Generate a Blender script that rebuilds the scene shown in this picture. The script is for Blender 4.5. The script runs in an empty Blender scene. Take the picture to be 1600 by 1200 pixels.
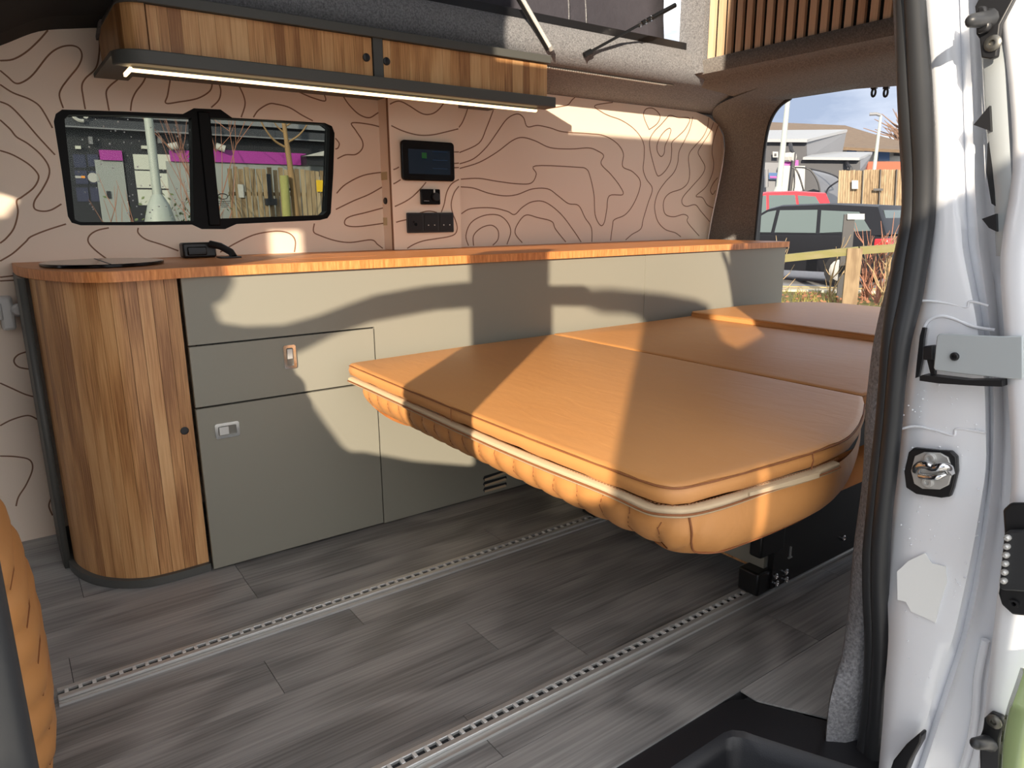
import bpy, bmesh, math, random
from mathutils import Vector, Matrix
import mathutils

SC = bpy.context.scene
COL = SC.collection
R_ = math.radians
random.seed(7)

# ------------------------------------------------------------------ camera
CAM = Vector((0.0, 0.0, 0.95))
ROT = ((0.809345954, -0.587294050, -0.006695211),     # right
       (-0.140245228, -0.182176278, -0.973212762),    # down
       (0.570342355, 0.788604783, -0.229808821))      # forward
FPX = 1105.34
cd = bpy.data.cameras.new('camera'); co = bpy.data.objects.new('camera', cd); COL.objects.link(co)
cd.sensor_fit = 'HORIZONTAL'; cd.sensor_width = 36.0; cd.lens = 36.0 * FPX / 1600.0
cd.clip_start = 0.02; cd.clip_end = 500
M = Matrix(((ROT[0][0], -ROT[1][0], -ROT[2][0]), (ROT[0][1], -ROT[1][1], -ROT[2][1]), (ROT[0][2], -ROT[1][2], -ROT[2][2])))
co.matrix_world = Matrix.Translation(CAM) @ M.to_4x4()
SC.camera = co

# ------------------------------------------------------------------ sky, sun, exposure
SKY = 1.25
SUN = 7.5
AZ, EL = 48.0, 15.7
w = bpy.data.worlds.new('sky'); SC.world = w; w.use_nodes = True
nt = w.node_tree; nt.nodes.clear()
def wn(t, **k):
    n = nt.nodes.new(t)
    for a, b in k.items(): setattr(n, a, b)
    return n
tc = wn('ShaderNodeTexCoord'); mp = wn('ShaderNodeMapping'); mp.inputs['Scale'].default_value = (1.6, 1.6, 5.0); mp.inputs['Location'].default_value = (3.4, 1.8, .74)
nz = wn('ShaderNodeTexNoise'); nz.inputs['Scale'].default_value = 1.3; nz.inputs['Detail'].default_value = 7; nz.inputs['Roughness'].default_value = .55
rp = wn('ShaderNodeValToRGB'); rp.color_ramp.elements[0].position = .36; rp.color_ramp.elements[1].position = .62
rp.color_ramp.elements[0].color = (.34, .41, .55, 1); rp.color_ramp.elements[1].color = (2.2, 2.18, 2.15, 1)
e = rp.color_ramp.elements.new(.46); e.color = (.56, .62, .74, 1)
e = rp.color_ramp.elements.new(.54); e.color = (1.6, 1.62, 1.66, 1)
bg = wn('ShaderNodeBackground'); bg.inputs['Strength'].default_value = SKY; out = wn('ShaderNodeOutputWorld')
L = nt.links.new
L(tc.outputs['Generated'], mp.inputs['Vector']); L(mp.outputs['Vector'], nz.inputs['Vector']); L(nz.outputs['Fac'], rp.inputs['Fac'])
L(rp.outputs['Color'], bg.inputs['Color']); L(bg.outputs['Background'], out.inputs['Surface'])
sd = bpy.data.lights.new('sun', 'SUN'); so = bpy.data.objects.new('sun', sd); COL.objects.link(so)
sd.energy = SUN; sd.color = (1.0, .86, .68); sd.angle = R_(.53)
sdir = Vector((math.sin(R_(AZ)) * math.cos(R_(EL)), math.cos(R_(AZ)) * math.cos(R_(EL)), -math.sin(R_(EL))))
so.rotation_euler = sdir.to_track_quat('-Z', 'Y').to_euler(); so.location = (-4, -4, 6)
SC.view_settings.view_transform = 'Standard'; SC.view_settings.look = 'None'
SC.view_settings.gamma = 1.0; SC.view_settings.use_curve_mapping = False
SC.view_settings.exposure = 0.15

# ------------------------------------------------------------------ helpers
def ray(px, py):
    a, b = (px - 800) / FPX, (py - 600) / FPX
    return Vector([ROT[0][i] * a + ROT[1][i] * b + ROT[2][i] for i in range(3)])
def U(px, py, X=None, Y=None, Z=None):                       # point of a known plane seen at a pixel of the 1600x1200 photo
    d = ray(px, py)
    t = (X - CAM.x) / d.x if X is not None else (Y - CAM.y) / d.y if Y is not None else (Z - CAM.z) / d.z
    return CAM + d * t
HY = R_(57); HF = Vector((math.sin(HY), math.cos(HY), 0)); HR = Vector((math.cos(HY), -math.sin(HY), 0))
def W(px, py, D):                                            # point at distance D behind the van
    d = ray(px, py); return CAM + d * (D / d.dot(HF))
def srgb(r, g, b):
    f = lambda c: (c / 255 / 12.92) if c / 255 <= .04045 else ((c / 255 + .055) / 1.055) ** 2.4
    return (f(r), f(g), f(b), 1)
def cat(pts, n=6, closed=False):                             # smooth curve through points
    P = [Vector(p) for p in pts]; o = []; N = len(P)
    for i in range(N if closed else N - 1):
        if closed: a, b, c, d = P[i - 1], P[i], P[(i + 1) % N], P[(i + 2) % N]
        else: a, b, c, d = P[max(i - 1, 0)], P[i], P[i + 1], P[min(i + 2, N - 1)]
        for k in range(n):
            t = k / n
            o.append(.5 * ((2 * b) + (c - a) * t + (2 * a - 5 * b + 4 * c - d) * t * t + (3 * b - a - 3 * c + d) * t ** 3))
    if not closed: o.append(P[-1])
    return o
class MB:
    def __init__(s): s.v = []; s.f = []
    def add(s, vs, fs):
        o = len(s.v); s.v += [tuple(v) for v in vs]; s.f += [tuple(i + o for i in f) for f in fs]; return s
    def box(s, x0, x1, y0, y1, z0, z1):
        x0, x1 = sorted((x0, x1)); y0, y1 = sorted((y0, y1)); z0, z1 = sorted((z0, z1))
        return s.add([(x0, y0, z0), (x1, y0, z0), (x1, y1, z0), (x0, y1, z0), (x0, y0, z1), (x1, y0, z1), (x1, y1, z1), (x0, y1, z1)],
                     [(0, 3, 2, 1), (4, 5, 6, 7), (0, 1, 5, 4), (1, 2, 6, 5), (2, 3, 7, 6), (3, 0, 4, 7)])
    def prism(s, pts, ext):                                  # closed outline swept along ext
        P = [Vector(p) for p in pts]; e = Vector(ext); n = len(P)
        nrm = Vector((0, 0, 0))
        for i in range(n): nrm += P[i].cross(P[(i + 1) % n])
        if nrm.dot(e) > 0: P.reverse()
        return s.add(P + [p + e for p in P], [tuple(range(n)), tuple(range(2 * n - 1, n - 1, -1))] + [(i, i + n, (i + 1) % n + n, (i + 1) % n) for i in range(n)])
    def tube(s, pts, r, n=8, closed=False, flat=None, up=None):
        P = [Vector(p) for p in pts]; N = len(P); rs = r if isinstance(r, (list, tuple)) else [r] * N
        vs = []; prev = Vector(up) if up else None
        for i in range(N):
            t = (P[(i + 1) % N] - P[i - 1]) if closed else (P[min(i + 1, N - 1)] - P[max(i - 1, 0)])
            if t.length < 1e-9: t = Vector((0, 0, 1))
            t.normalize()
            if prev is None: prev = t.orthogonal()
            if up: prev = Vector(up)
            b = prev - t * prev.dot(t)
            if b.length < 1e-6: b = t.orthogonal()
            b.normalize(); c = t.cross(b); prev = b
            fl = flat if flat else 1
            for k in range(n):
                a = 2 * math.pi * k / n + (math.pi / n)
                vs.append(P[i] + (b * math.cos(a) * fl + c * math.sin(a)) * rs[i])
        fs = []
        for i in range(N if closed else N - 1):
            j = (i + 1) % N
            for k in range(n): fs.append((i * n + k, i * n + (k + 1) % n, j * n + (k + 1) % n, j * n + k))
        if not closed: fs += [tuple(range(n - 1, -1, -1)), tuple(range((N - 1) * n, N * n))]
        return s.add(vs, fs)
    def lathe(s, prof, loc=(0, 0, 0), axis='Z', n=24):       # prof: (radius, height) pairs
        vs = []; fs = []; m = len(prof)
        for k in range(n):
            a = 2 * math.pi * k / n; ca, sa = math.cos(a), math.sin(a)
            for r, h in prof:
                q = (r * ca, r * sa, h)
                if axis == 'Y': q = (q[0], q[2], -q[1])
                if axis == 'X': q = (q[2], q[0], q[1])
                vs.append(Vector(q) + Vector(loc))
        for k in range(n):
            for i in range(m - 1): fs.append((k * m + i, ((k + 1) % n) * m + i, ((k + 1) % n) * m + i + 1, k * m + i + 1))
        fs.append(tuple(k * m for k in range(n - 1, -1, -1))); fs.append(tuple(k * m + m - 1 for k in range(n)))
        return s.add(vs, fs)
    def grid(s, rows, closed=False):
        m = len(rows[0]); vs = [p for r in rows for p in r]; fs = []
        for i in range(len(rows) - 1):
            for k in range(m if closed else m - 1):
                j = (k + 1) % m; fs.append((i * m + k, i * m + j, (i + 1) * m + j, (i + 1) * m + k))
        return s.add(vs, fs)
    def build(s, name, mat, parent=None, smooth=None, bevel=0, solid=0, subsurf=0, fix=True):
        me = bpy.data.meshes.new(name); me.from_pydata(s.v, [], s.f); me.validate()
        if fix:
            bm = bmesh.new(); bm.from_mesh(me); bmesh.ops.recalc_face_normals(bm, faces=bm.faces); bm.to_mesh(me); bm.free()
        if smooth:
            me.polygons.foreach_set('use_smooth', [True] * len(me.polygons)); me.set_sharp_from_angle(angle=R_(smooth))
        me.materials.append(mat)
        o = bpy.data.objects.new(name, me); COL.objects.link(o)
        if solid: md = o.modifiers.new('thickness', 'SOLIDIFY'); md.thickness = solid; md.offset = -1
        if bevel:
            md = o.modifiers.new('bevel', 'BEVEL'); md.width = bevel; md.segments = 2; md.limit_method = 'ANGLE'; md.angle_limit = R_(35)
            me.polygons.foreach_set('use_smooth', [True] * len(me.polygons)); me.set_sharp_from_angle(angle=R_(40))
        if subsurf: md = o.modifiers.new('sub', 'SUBSURF'); md.levels = subsurf; md.render_levels = subsurf
        if parent is not None: par(o, parent)
        return o
def par(o, p):
    o.parent = p; o.matrix_parent_inverse = Matrix.Translation(-base_of(p))
def base_of(p):
    v = Vector((0, 0, 0))
    if p.type == 'EMPTY' and not p.get('_loc'): v = Vector(p.location)
    return v
def tag(o, label, cat_, group=None):
    o['label'] = label; o['category'] = cat_
    if group: o['group'] = group
    return o
def thing(name, label, cat_, loc=(0, 0, 0), group=None):
    o = bpy.data.objects.new(name, None); COL.objects.link(o); o.location = loc; o.empty_display_size = .05
    return tag(o, label, cat_, group)
def struct(o, label=None):
    o['kind'] = 'structure'
    if label: o['label'] = label
    return o
def holed(name, outer, holes, y0, y1, mat, parent=None, axis='Y'):   # flat panel with holes; outlines are (x, z) pairs
    bm = bmesh.new(); es = []
    for lp in [outer] + holes:
        vs = [bm.verts.new((p[0], y0, p[1])) for p in lp]
        for i in range(len(vs)): es.append(bm.edges.new((vs[i], vs[(i + 1) % len(vs)])))
    bmesh.ops.triangle_fill(bm, use_beauty=True, use_dissolve=False, edges=es)
    r = bmesh.ops.extrude_face_region(bm, geom=list(bm.faces))
    for v in [g for g in r['geom'] if isinstance(g, bmesh.types.BMVert)]: v.co.y = y1
    bmesh.ops.recalc_face_normals(bm, faces=bm.faces)
    me = bpy.data.meshes.new(name); bm.to_mesh(me); bm.free(); me.materials.append(mat)
    o = bpy.data.objects.new(name, me); COL.objects.link(o)
    if parent is not None: par(o, parent)
    return o
def rrect(x0, x1, z0, z1, r, n=5):
    o = []
    for cx, cz, a0 in ((x1 - r, z1 - r, 0), (x0 + r, z1 - r, 90), (x0 + r, z0 + r, 180), (x1 - r, z0 + r, 270)):
        for k in range(n + 1):
            a = R_(a0 + 90 * k / n); o.append((cx + r * math.cos(a), cz + r * math.sin(a)))
    return o

# ------------------------------------------------------------------ materials
def material(name, col, rough=.5, metal=0, bump=None, var=None, coat=0, emit=None, spec=None, sheen=0):
    """col RGBA linear; bump=(scale, strength, detail, distance); var=(scale xyz, contrast, second colour)"""
    m = bpy.data.materials.new(name); m.use_nodes = True; t = m.node_tree; b = t.nodes['Principled BSDF']
    b.inputs['Base Color'].default_value = col; b.inputs['Roughness'].default_value = rough; b.inputs['Metallic'].default_value = metal
    if coat: b.inputs['Coat Weight'].default_value = coat; b.inputs['Coat Roughness'].default_value = .08
    if spec is not None: b.inputs['Specular IOR Level'].default_value = spec
    if sheen: b.inputs['Sheen Weight'].default_value = sheen
    if emit: b.inputs['Emission Color'].default_value = emit[0]; b.inputs['Emission Strength'].default_value = emit[1]
    c = t.nodes.new('ShaderNodeTexCoord')
    if var:
        mp = t.nodes.new('ShaderNodeMapping'); mp.inputs['Scale'].default_value = var[0]
        n = t.nodes.new('ShaderNodeTexNoise'); n.inputs['Scale'].default_value = 1; n.inputs['Detail'].default_value = 5; n.inputs['Roughness'].default_value = .6
        r = t.nodes.new('ShaderNodeValToRGB'); r.color_ramp.elements[0].position = .5 - .5 * var[1]; r.color_ramp.elements[1].position = .5 + .5 * var[1]
        r.color_ramp.elements[0].color = var[2]; r.color_ramp.elements[1].color = col
        t.links.new(c.outputs['Object'], mp.inputs['Vector']); t.links.new(mp.outputs['Vector'], n.inputs['Vector'])
        t.links.new(n.outputs['Fac'], r.inputs['Fac']); t.links.new(r.outputs['Color'], b.inputs['Base Color'])
    if bump:
        n = t.nodes.new('ShaderNodeTexNoise'); n.inputs['Scale'].default_value = bump[0]; n.inputs['Detail'].default_value = bump[2]
        k = t.nodes.new('ShaderNodeBump'); k.inputs['Strength'].default_value = bump[1]; k.inputs['Distance'].default_value = bump[3] if len(bump) > 3 else .002
        t.links.new(c.outputs['Object'], n.inputs['Vector']); t.links.new(n.outputs['Fac'], k.inputs['Height']); t.links.new(k.outputs['Normal'], b.inputs['Normal'])
    return m
def grain_material(name, cols, along, rough=.45, freq=60, rings=9, bump=.15, rnd=.5, stretch=1.6, spec=.5, ring=.16, fine=.9):
    """wood: cols dark/mid/light; grain runs along axis index; every object shifts and tints by its own random number"""
    m = bpy.data.materials.new(name); m.use_nodes = True; t = m.node_tree; b = t.nodes['Principled BSDF']
    N = t.nodes.new; K = t.links.new
    b.inputs['Roughness'].default_value = rough; b.inputs['Specular IOR Level'].default_value = spec
    c = N('ShaderNodeTexCoord'); oi = N('ShaderNodeObjectInfo')
    sh = N('ShaderNodeVectorMath'); sh.operation = 'SCALE'; sh.inputs[0].default_value = (37.0, 53.0, 71.0); K(oi.outputs['Random'], sh.inputs['Scale'])
    ad = N('ShaderNodeVectorMath'); ad.operation = 'ADD'; K(c.outputs['Object'], ad.inputs[0]); K(sh.outputs['Vector'], ad.inputs[1])
    m1 = N('ShaderNodeMapping'); s = [freq * .16] * 3; s[along] = stretch; m1.inputs['Scale'].default_value = s; K(ad.outputs['Vector'], m1.inputs['Vector'])
    n1 = N('ShaderNodeTexNoise'); n1.inputs['Scale'].default_value = 1; n1.inputs['Detail'].default_value = 2; n1.inputs['Roughness'].default_value = .45; K(m1.outputs['Vector'], n1.inputs['Vector'])
    mu = N('ShaderNodeMath'); mu.operation = 'MULTIPLY'; mu.inputs[1].default_value = rings * 6.28; K(n1.outputs['Fac'], mu.inputs[0])
    si = N('ShaderNodeMath'); si.operation = 'SINE'; K(mu.outputs[0], si.inputs[0])
    m2 = N('ShaderNodeMapping'); s = [freq * 6.0] * 3; s[along] = freq * .16; m2.inputs['Scale'].default_value = s; K(ad.outputs['Vector'], m2.inputs['Vector'])
    n2 = N('ShaderNodeTexNoise'); n2.inputs['Scale'].default_value = 1; n2.inputs['Detail'].default_value = 4; K(m2.outputs['Vector'], n2.inputs['Vector'])
    a1 = N('ShaderNodeMath'); a1.operation = 'MULTIPLY_ADD'; a1.inputs[1].default_value = ring; a1.inputs[2].default_value = .5; K(si.outputs[0], a1.inputs[0])
    a2 = N('ShaderNodeMath'); a2.operation = 'MULTIPLY_ADD'; a2.inputs[1].default_value = fine; K(n2.outputs['Fac'], a2.inputs[0]); K(a1.outputs[0], a2.inputs[2])
    a3 = N('ShaderNodeMath'); a3.operation = 'MULTIPLY_ADD'; a3.inputs[1].default_value = rnd; K(oi.outputs['Random'], a3.inputs[0]); K(a2.outputs[0], a3.inputs[2])
    a4 = N('ShaderNodeMath'); a4.operation = 'SUBTRACT'; a4.inputs[1].default_value = .45 + rnd * .5; K(a3.outputs[0], a4.inputs[0])
    r = N('ShaderNodeValToRGB'); el = r.color_ramp.elements; el[0].position = .15; el[0].color = cols[0]; el[1].position = .9; el[1].color = cols[2]
    q = el.new(.5); q.color = cols[1]
    K(a4.outputs[0], r.inputs['Fac']); K(r.outputs['Color'], b.inputs['Base Color'])
    k = N('ShaderNodeBump'); k.inputs['Strength'].default_value = bump; k.inputs['Distance'].default_value = .001; K(a2.outputs[0], k.inputs['Height']); K(k.outputs['Normal'], b.inputs['Normal'])
    return m
def glass_material(name, tint, refl=.06, rough=.0):
    m = bpy.data.materials.new(name); m.use_nodes = True; t = m.node_tree; t.nodes.clear(); N = t.nodes.new
    tr = N('ShaderNodeBsdfTransparent'); tr.inputs['Color'].default_value = tint
    gl = N('ShaderNodeBsdfGlossy'); gl.inputs['Roughness'].default_value = rough
    lw = N('ShaderNodeFresnel'); lw.inputs['IOR'].default_value = 1.13
    mx = N('ShaderNodeMixShader'); o = N('ShaderNodeOutputMaterial'); K = t.links.new
    K(lw.outputs[0], mx.inputs['Fac']); K(tr.outputs[0], mx.inputs[1]); K(gl.outputs[0], mx.inputs[2]); K(mx.outputs[0], o.inputs['Surface'])
    return m
G = {}
G['sage'] = material('sage_laminate', srgb(144, 141, 128), .5, bump=(300, .04, 2))
G['sage_dark'] = material('dark_grey_laminate', srgb(84, 84, 80), .55)
G['oak'] = grain_material('oak_stave', (srgb(152, 102, 60), srgb(206, 152, 98), srgb(230, 184, 130)), 2, .42, 60, 3, .12, .42)
G['bamboo'] = material('bamboo_top', srgb(216, 144, 84), .42, var=((3, 60, 60), .6, srgb(190, 118, 64)), bump=(200, .03, 2))
G['bamboo_edge'] = material('bamboo_ply_edge', srgb(240, 164, 100), .45, var=((160, 160, 18), .35, srgb(196, 116, 58)))
G['panel'] = material('cream_wall_panel', srgb(244, 223, 202), .5, bump=(400, .03, 2))
G['line'] = material('brown_routed_line', srgb(136, 98, 72), .7)
G['tan'] = material('tan_leather', srgb(208, 148, 88), .45, bump=(900, .12, 3, .0006), var=((5, 5, 5), .9, srgb(200, 138, 80)))
def wrinkles(m):
    t = m.node_tree; b = t.nodes['Principled BSDF']; old = b.inputs['Normal'].links[0].from_socket
    c = t.nodes.new('ShaderNodeTexCoord'); mp = t.nodes.new('ShaderNodeMapping'); mp.inputs['Scale'].default_value = (26, 9, 20); mp.inputs['Rotation'].default_value = (0, 0, .6)
    n = t.nodes.new('ShaderNodeTexNoise'); n.inputs['Scale'].default_value = 1; n.inputs['Detail'].default_value = 3; n.inputs['Distortion'].default_value = .6
    k = t.nodes.new('ShaderNodeBump'); k.inputs['Strength'].default_value = .22; k.inputs['Distance'].default_value = .006
    t.links.new(c.outputs['Object'], mp.inputs['Vector']); t.links.new(mp.outputs['Vector'], n.inputs['Vector']); t.links.new(n.outputs['Fac'], k.inputs['Height']); t.links.new(old, k.inputs['Normal']); t.links.new(k.outputs['Normal'], b.inputs['Normal'])
wrinkles(G['tan'])
G['stitch'] = material('tan_stitching', srgb(140, 86, 48), .7)
G['zip'] = material('cream_zip_tape', srgb(202, 178, 144), .8, bump=(1200, .5, 2, .001))
G['felt'] = material('grey_felt', srgb(162, 162, 164), .95, bump=(260, .9, 3, .004), var=((170, 170, 170), .45, srgb(98, 98, 102)))
G['felt_dark'] = material('charcoal_felt', srgb(150, 145, 140), .95, bump=(260, .9, 3, .004), var=((170, 170, 170), .45, srgb(98, 94, 92)))
G['plank'] = grain_material('charcoal_vinyl_plank', (srgb(106, 105, 104), srgb(150, 148, 145), srgb(184, 181, 176)), 0, .4, 26, 5, .3, .16, 1.7, ring=.13, fine=.8)
G['joint'] = material('dark_joint', srgb(38, 38, 40), .8)
G['alu'] = material('brushed_aluminium', srgb(205, 204, 200), .42, .55, bump=(300, .1, 2))
G['alu_bright'] = material('bright_aluminium', srgb(232, 232, 228), .4, .2)
G['alu_dark'] = material('rail_channel', srgb(120, 118, 112), .4, .9)
G['chrome'] = material('polished_chrome', srgb(220, 220, 220), .12, 1)
G['black'] = material('black_plastic', srgb(26, 26, 28), .4)
G['black_metal'] = material('black_powdercoat', srgb(20, 20, 21), .35)
G['gloss'] = material('gloss_black', srgb(10, 10, 12), .12, spec=.3)
G['frame_black'] = material('satin_black_frame', srgb(12, 12, 13), .5, spec=.15)
G['rubber'] = material('black_rubber', srgb(44, 45, 47), .42)
G['canvas'] = material('dark_canvas', srgb(74, 72, 80), .85, bump=(30, .3, 3, .01), var=((3, 3, 3), .7, srgb(60, 58, 66)))
G['slat_back'] = material('black_felt_backing', srgb(20, 20, 20), .95)
G['walnut'] = grain_material('slat_veneer', (srgb(206, 166, 132), srgb(230, 194, 158), srgb(240, 210, 176)), 2, .5, 60, 2, .05, .35)
G['white_paint'] = material('white_gloss_paint', srgb(240, 242, 246), .25, coat=.5)
G['white_plastic'] = material('white_plastic', srgb(215, 212, 208), .4)
G['green_paint'] = material('green_gloss_paint', srgb(160, 178, 128), .2, coat=.6)
G['step'] = material('black_step_plastic', srgb(34, 34, 37), .38, bump=(500, .25, 2, .001))
G['led'] = material('warm_light_strip', srgb(255, 230, 190), .5, emit=(srgb(255, 220, 165), 3.2))
G['screen'] = material('dim_screen', srgb(8, 22, 34), .12, emit=(srgb(16, 50, 72), .12))
G['scr_green'] = material('screen_green', srgb(20, 70, 30), .2, emit=(srgb(40, 120, 60), .12))
G['scr_blue'] = material('screen_blue', srgb(20, 40, 70), .2, emit=(srgb(40, 90, 130), .08))
G['tape'] = material('beige_tape', srgb(200, 180, 140), .7)
G['dot_white'] = material('white_print', srgb(220, 220, 215), .6)
G['window_glass'] = glass_material('tinted_glass', (.60, .63, .61, 1))
G['drop'] = material('raindrop', srgb(235, 240, 240), .1)
G['film'] = material('white_film', srgb(244, 246, 244), .35)
G['sill_metal'] = material('grey_flange', srgb(176, 182, 184), .3, coat=.3)

# ------------------------------------------------------------------ SETTING: floor
YW = 2.48          # inside face of the far wall
fl = MB().box(-1.2, 3.12, .758, 2.5, -.03, -.004).box(1.195, 3.12, .60, .758, -.03, -.004).build('floor', G['joint'])
struct(fl, 'charcoal wood-effect plank floor of the van')
PW = .137; PL = 1.112
joints = {8: .432, 7: .0145, 6: .60, 5: .362, 4: .802, 3: .95, 2: .622, 1: .30, 0: .75}
for r_ in range(14):
    y0 = .620 + r_ * PW
    off = joints.get(r_, random.random())
    x = off - PL * 3
    while x < 3.12:
        a, b = max(x, -1.2), min(x + PL, 3.12)
        ya, yb = y0, y0 + PW
        if r_ == 0: a = max(a, 1.13)
        if r_ == 1: ya = max(ya, .7575)
        if r_ == 0 and a < 1.2 and b > 1.25: MB().prism([(1.122, .7565, 0), (1.122, .718, 0), (1.190, .602, 0), (b - .0007, .602, 0), (b - .0007, .7565, 0)], (0, 0, -.004)).build('plank', G['plank'], fl)
        elif b - a > .03: MB().box(a + .0007, b - .0007, ya + .0006, yb - .0006, -.004, 0).build('plank', G['plank'], fl)
        x += PL
# the step edge rounds off behind the corner of the step tray
# far wall with window hole
def wl(px, py): q = U(px, py, Y=YW); return (q.x, q.z)
win_out = [wl(*p) for p in ((84, 190), (87, 178), (97, 171), (190, 174), (286, 178), (303, 169), (345, 171), (363, 184), (440, 188), (508, 192), (519, 197), (523, 208), (521, 270), (517, 333), (512, 341), (500, 344), (370, 350), (352, 358), (315, 358), (300, 351), (210, 352), (126, 352), (112, 348), (106, 338), (96, 265))]
outer = [(-1.2, -.02), (3.0, -.02)] + [wl(*p) for p in ((1106, 384), (1113, 340), (1122, 300), (1129, 262), (1132, 235), (1130, 212), (1122, 195), (1108, 183), (1085, 174))] + [(2.2, 1.50), (.2, 1.56), (-.05, 1.545), (-.3, 1.49), (-1.2, 1.35)]
wall = struct(holed('wall_far', outer, [win_out], YW, YW + .012, G['panel']), 'cream wall panel with brown contour lines')
struct(MB().box(-1.3, .1, YW + .013, YW + .05, -.3, 1.7).box(1.15, 3.2, YW + .013, YW + .05, -.3, 1.7).box(.1, 1.15, YW + .013, YW + .05, -.3, .86).box(.1, 1.15, YW + .013, YW + .05, 1.36, 1.7).build('trim_1', G['felt_dark']), 'dark felt behind the wall panel')
CL1 = [[(0,237),(50,232),(100,205),(150,160),(187,118)],
[(0,275),(30,300),(60,325),(90,320),(130,290),(190,215),(235,185),(280,178),(310,190),(320,220),(305,260),(265,310),(240,345),(232,375),(247,422)],
[(388,125),(388,200),(375,265),(335,305),(320,335),(325,380),(333,427)],
[(475,278),(465,305),(430,335),(415,360),(420,400),(426,432)],
[(575,283),(560,320),(530,360),(515,395),(510,433)],
[(0,330),(50,362),(110,385),(150,410),(175,445),(205,500)],
[(0,397),(40,415),(90,465),(150,535),(215,605)],
[(0,468),(40,505),(65,535),(110,562),(160,605),(190,650),(190,690),(165,740),(135,785),(135,815),(165,825),(200,820),(240,797)],
[(0,588),(50,605),(110,640),(145,675),(150,700),(130,735),(85,770),(65,785),(70,830),(55,890),(25,930),(0,950)],
[(0,1020),(50,990),(100,945),(120,925),(180,900),(258,875)],
[(415,1010),(370,975),(345,945),(350,920),(380,900),(425,890)],
[(540,890),(540,910),(570,935),(630,955),(697,980)],
[(860,985),(930,945),(1000,915),(1080,903),(1130,912),(1153,940),(1150,985)],
[(668,292),(655,370),(648,403),(700,398),(770,385),(815,360),(828,335),(825,308)],
[(848,310),(862,350),(855,390),(825,420)],
[(925,320),(950,370),(957,410),(942,458)],
[(990,458),(1010,430),(1050,406),(1080,407),(1130,420),(1180,450),(1222,472)],
[(1130,340),(1180,365),(1230,385),(1272,393),(1258,350)],
[(1335,365),(1360,405),(1400,445),(1440,460),(1470,445),(1505,420)],
[(1505,503),(1450,487),(1375,480),(1390,510),(1415,550),(1415,580),(1390,603),(1350,605),(1318,620)],
[(1310,540),(1325,560),(1320,578),(1310,582)],
[(1315,755),(1350,720),(1420,685),(1500,672)],
[(1312,818),(1380,785),(1440,760),(1497,728)],
[(1497,812),(1430,830),(1370,845),(1348,860),(1352,880),(1400,885),(1500,872)],
[(1228,873),(1225,905),(1250,920),(1310,940),(1370,947),(1450,937),(1475,955),(1495,970)]]
CLlow = [[(0,110),(20,108),(45,105)],[(0,122),(20,121),(45,120)],[(98,348),(60,360),(45,380),(60,400),(100,408)],[(0,452),(40,470),(80,488),(112,497)],[(0,590),(40,570),(90,557),(122,570)],[(0,688),(50,690),(95,700),(105,730),(85,780),(60,820),(52,850)],[(165,825),(158,850),(170,880)]]
CL2 = [[(390,500),(405,480),(420,445),(430,412)],[(392,597),(470,560),(500,500),(527,430)],
[(395,640),(450,620),(500,575),(540,520),(580,465),(620,445),(645,460),(660,495),(700,490),(750,500),(800,515),(900,522),(960,530),(1010,560),(1035,600),(1032,650),(1070,670),(1100,705),(1095,750),(1070,805),(1040,840),(1000,858),(993,880),(985,940)],
[(395,658),(470,635),(540,595),(600,550),(640,537),(690,550),(750,577),(830,582),(900,578),(935,590),(958,608),(948,640),(985,680),(1020,725),(1033,760),(980,765),(970,820),(960,870),(945,880),(925,840),(920,760),(905,690),(890,660),(850,653),(692,648),(695,680),(675,715),(620,718),(540,708),(470,697),(400,700)],
[(400,730),(450,735),(510,755),(570,765),(620,760),(680,738),(740,738),(780,765),(820,795),(860,803),(885,850),(910,890),(912,945)],
[(402,835),(440,815),(520,812),(580,825),(610,838),(640,810),(680,788),(730,790),(790,835),(840,900),(870,945)],
[(430,960),(420,920),(440,870),(490,842),(545,840),(580,865),(595,905),(580,955)],
[(450,960),(450,920),(480,890),(520,880),(545,900),(545,935),(525,958)],
[(640,948),(612,910),(625,870),(655,840),(700,850),(755,865),(770,895),(810,945)]]
CL3 = [[(40,283),(85,275),(150,265),(190,255),(215,225),(240,203)],
[(470,240),(357,260),(400,300),(450,325),(520,350),(590,395),(640,450),(665,510),(665,590),(660,660),(680,720),(717,780),(690,870),(660,970),(645,1030),(590,1065),(550,1100)],
[(697,410),(670,350),(662,310),(680,280),(720,277),(755,305),(765,335),(745,375),(697,410)],
[(820,322),(840,322),(880,335),(940,335),(950,355),(920,410),(880,450),(840,490),(838,540),(830,610),(800,665),(765,697),(745,690),(720,610),(702,530),(702,470),(730,420),(770,380),(820,322)],
[(825,400),(800,415),(770,450),(748,500),(748,545),(770,578),(790,560),(797,510),(820,460),(833,415),(825,400)],
[(970,330),(950,410),(920,475),(885,545),(875,620),(850,680),(800,735),(755,800),(733,870),(735,930),(755,990),(800,1035),(860,1055),(895,1080)],
[(1070,335),(1060,400),(1030,460),(985,510),(950,555),(943,600),(950,680),(940,740),(900,780),(830,805),(795,840),(785,890),(800,940),(850,955),(910,940),(940,955),(938,990),(1010,1075)],
[(1100,365),(1075,430),(1030,500),(1003,550),(1020,590),(1045,640),(1030,690),(970,760),(910,830),(903,870),(930,890),(985,880),(1020,920),(1075,985)],
[(1130,380),(1100,470),(1090,550),(1100,620),(1090,690),(1050,770),(990,825),(1030,835),(1060,880),(1098,900)],
[(1125,710),(1095,750),(1080,790),(1095,815),(1112,790)]]
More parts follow.
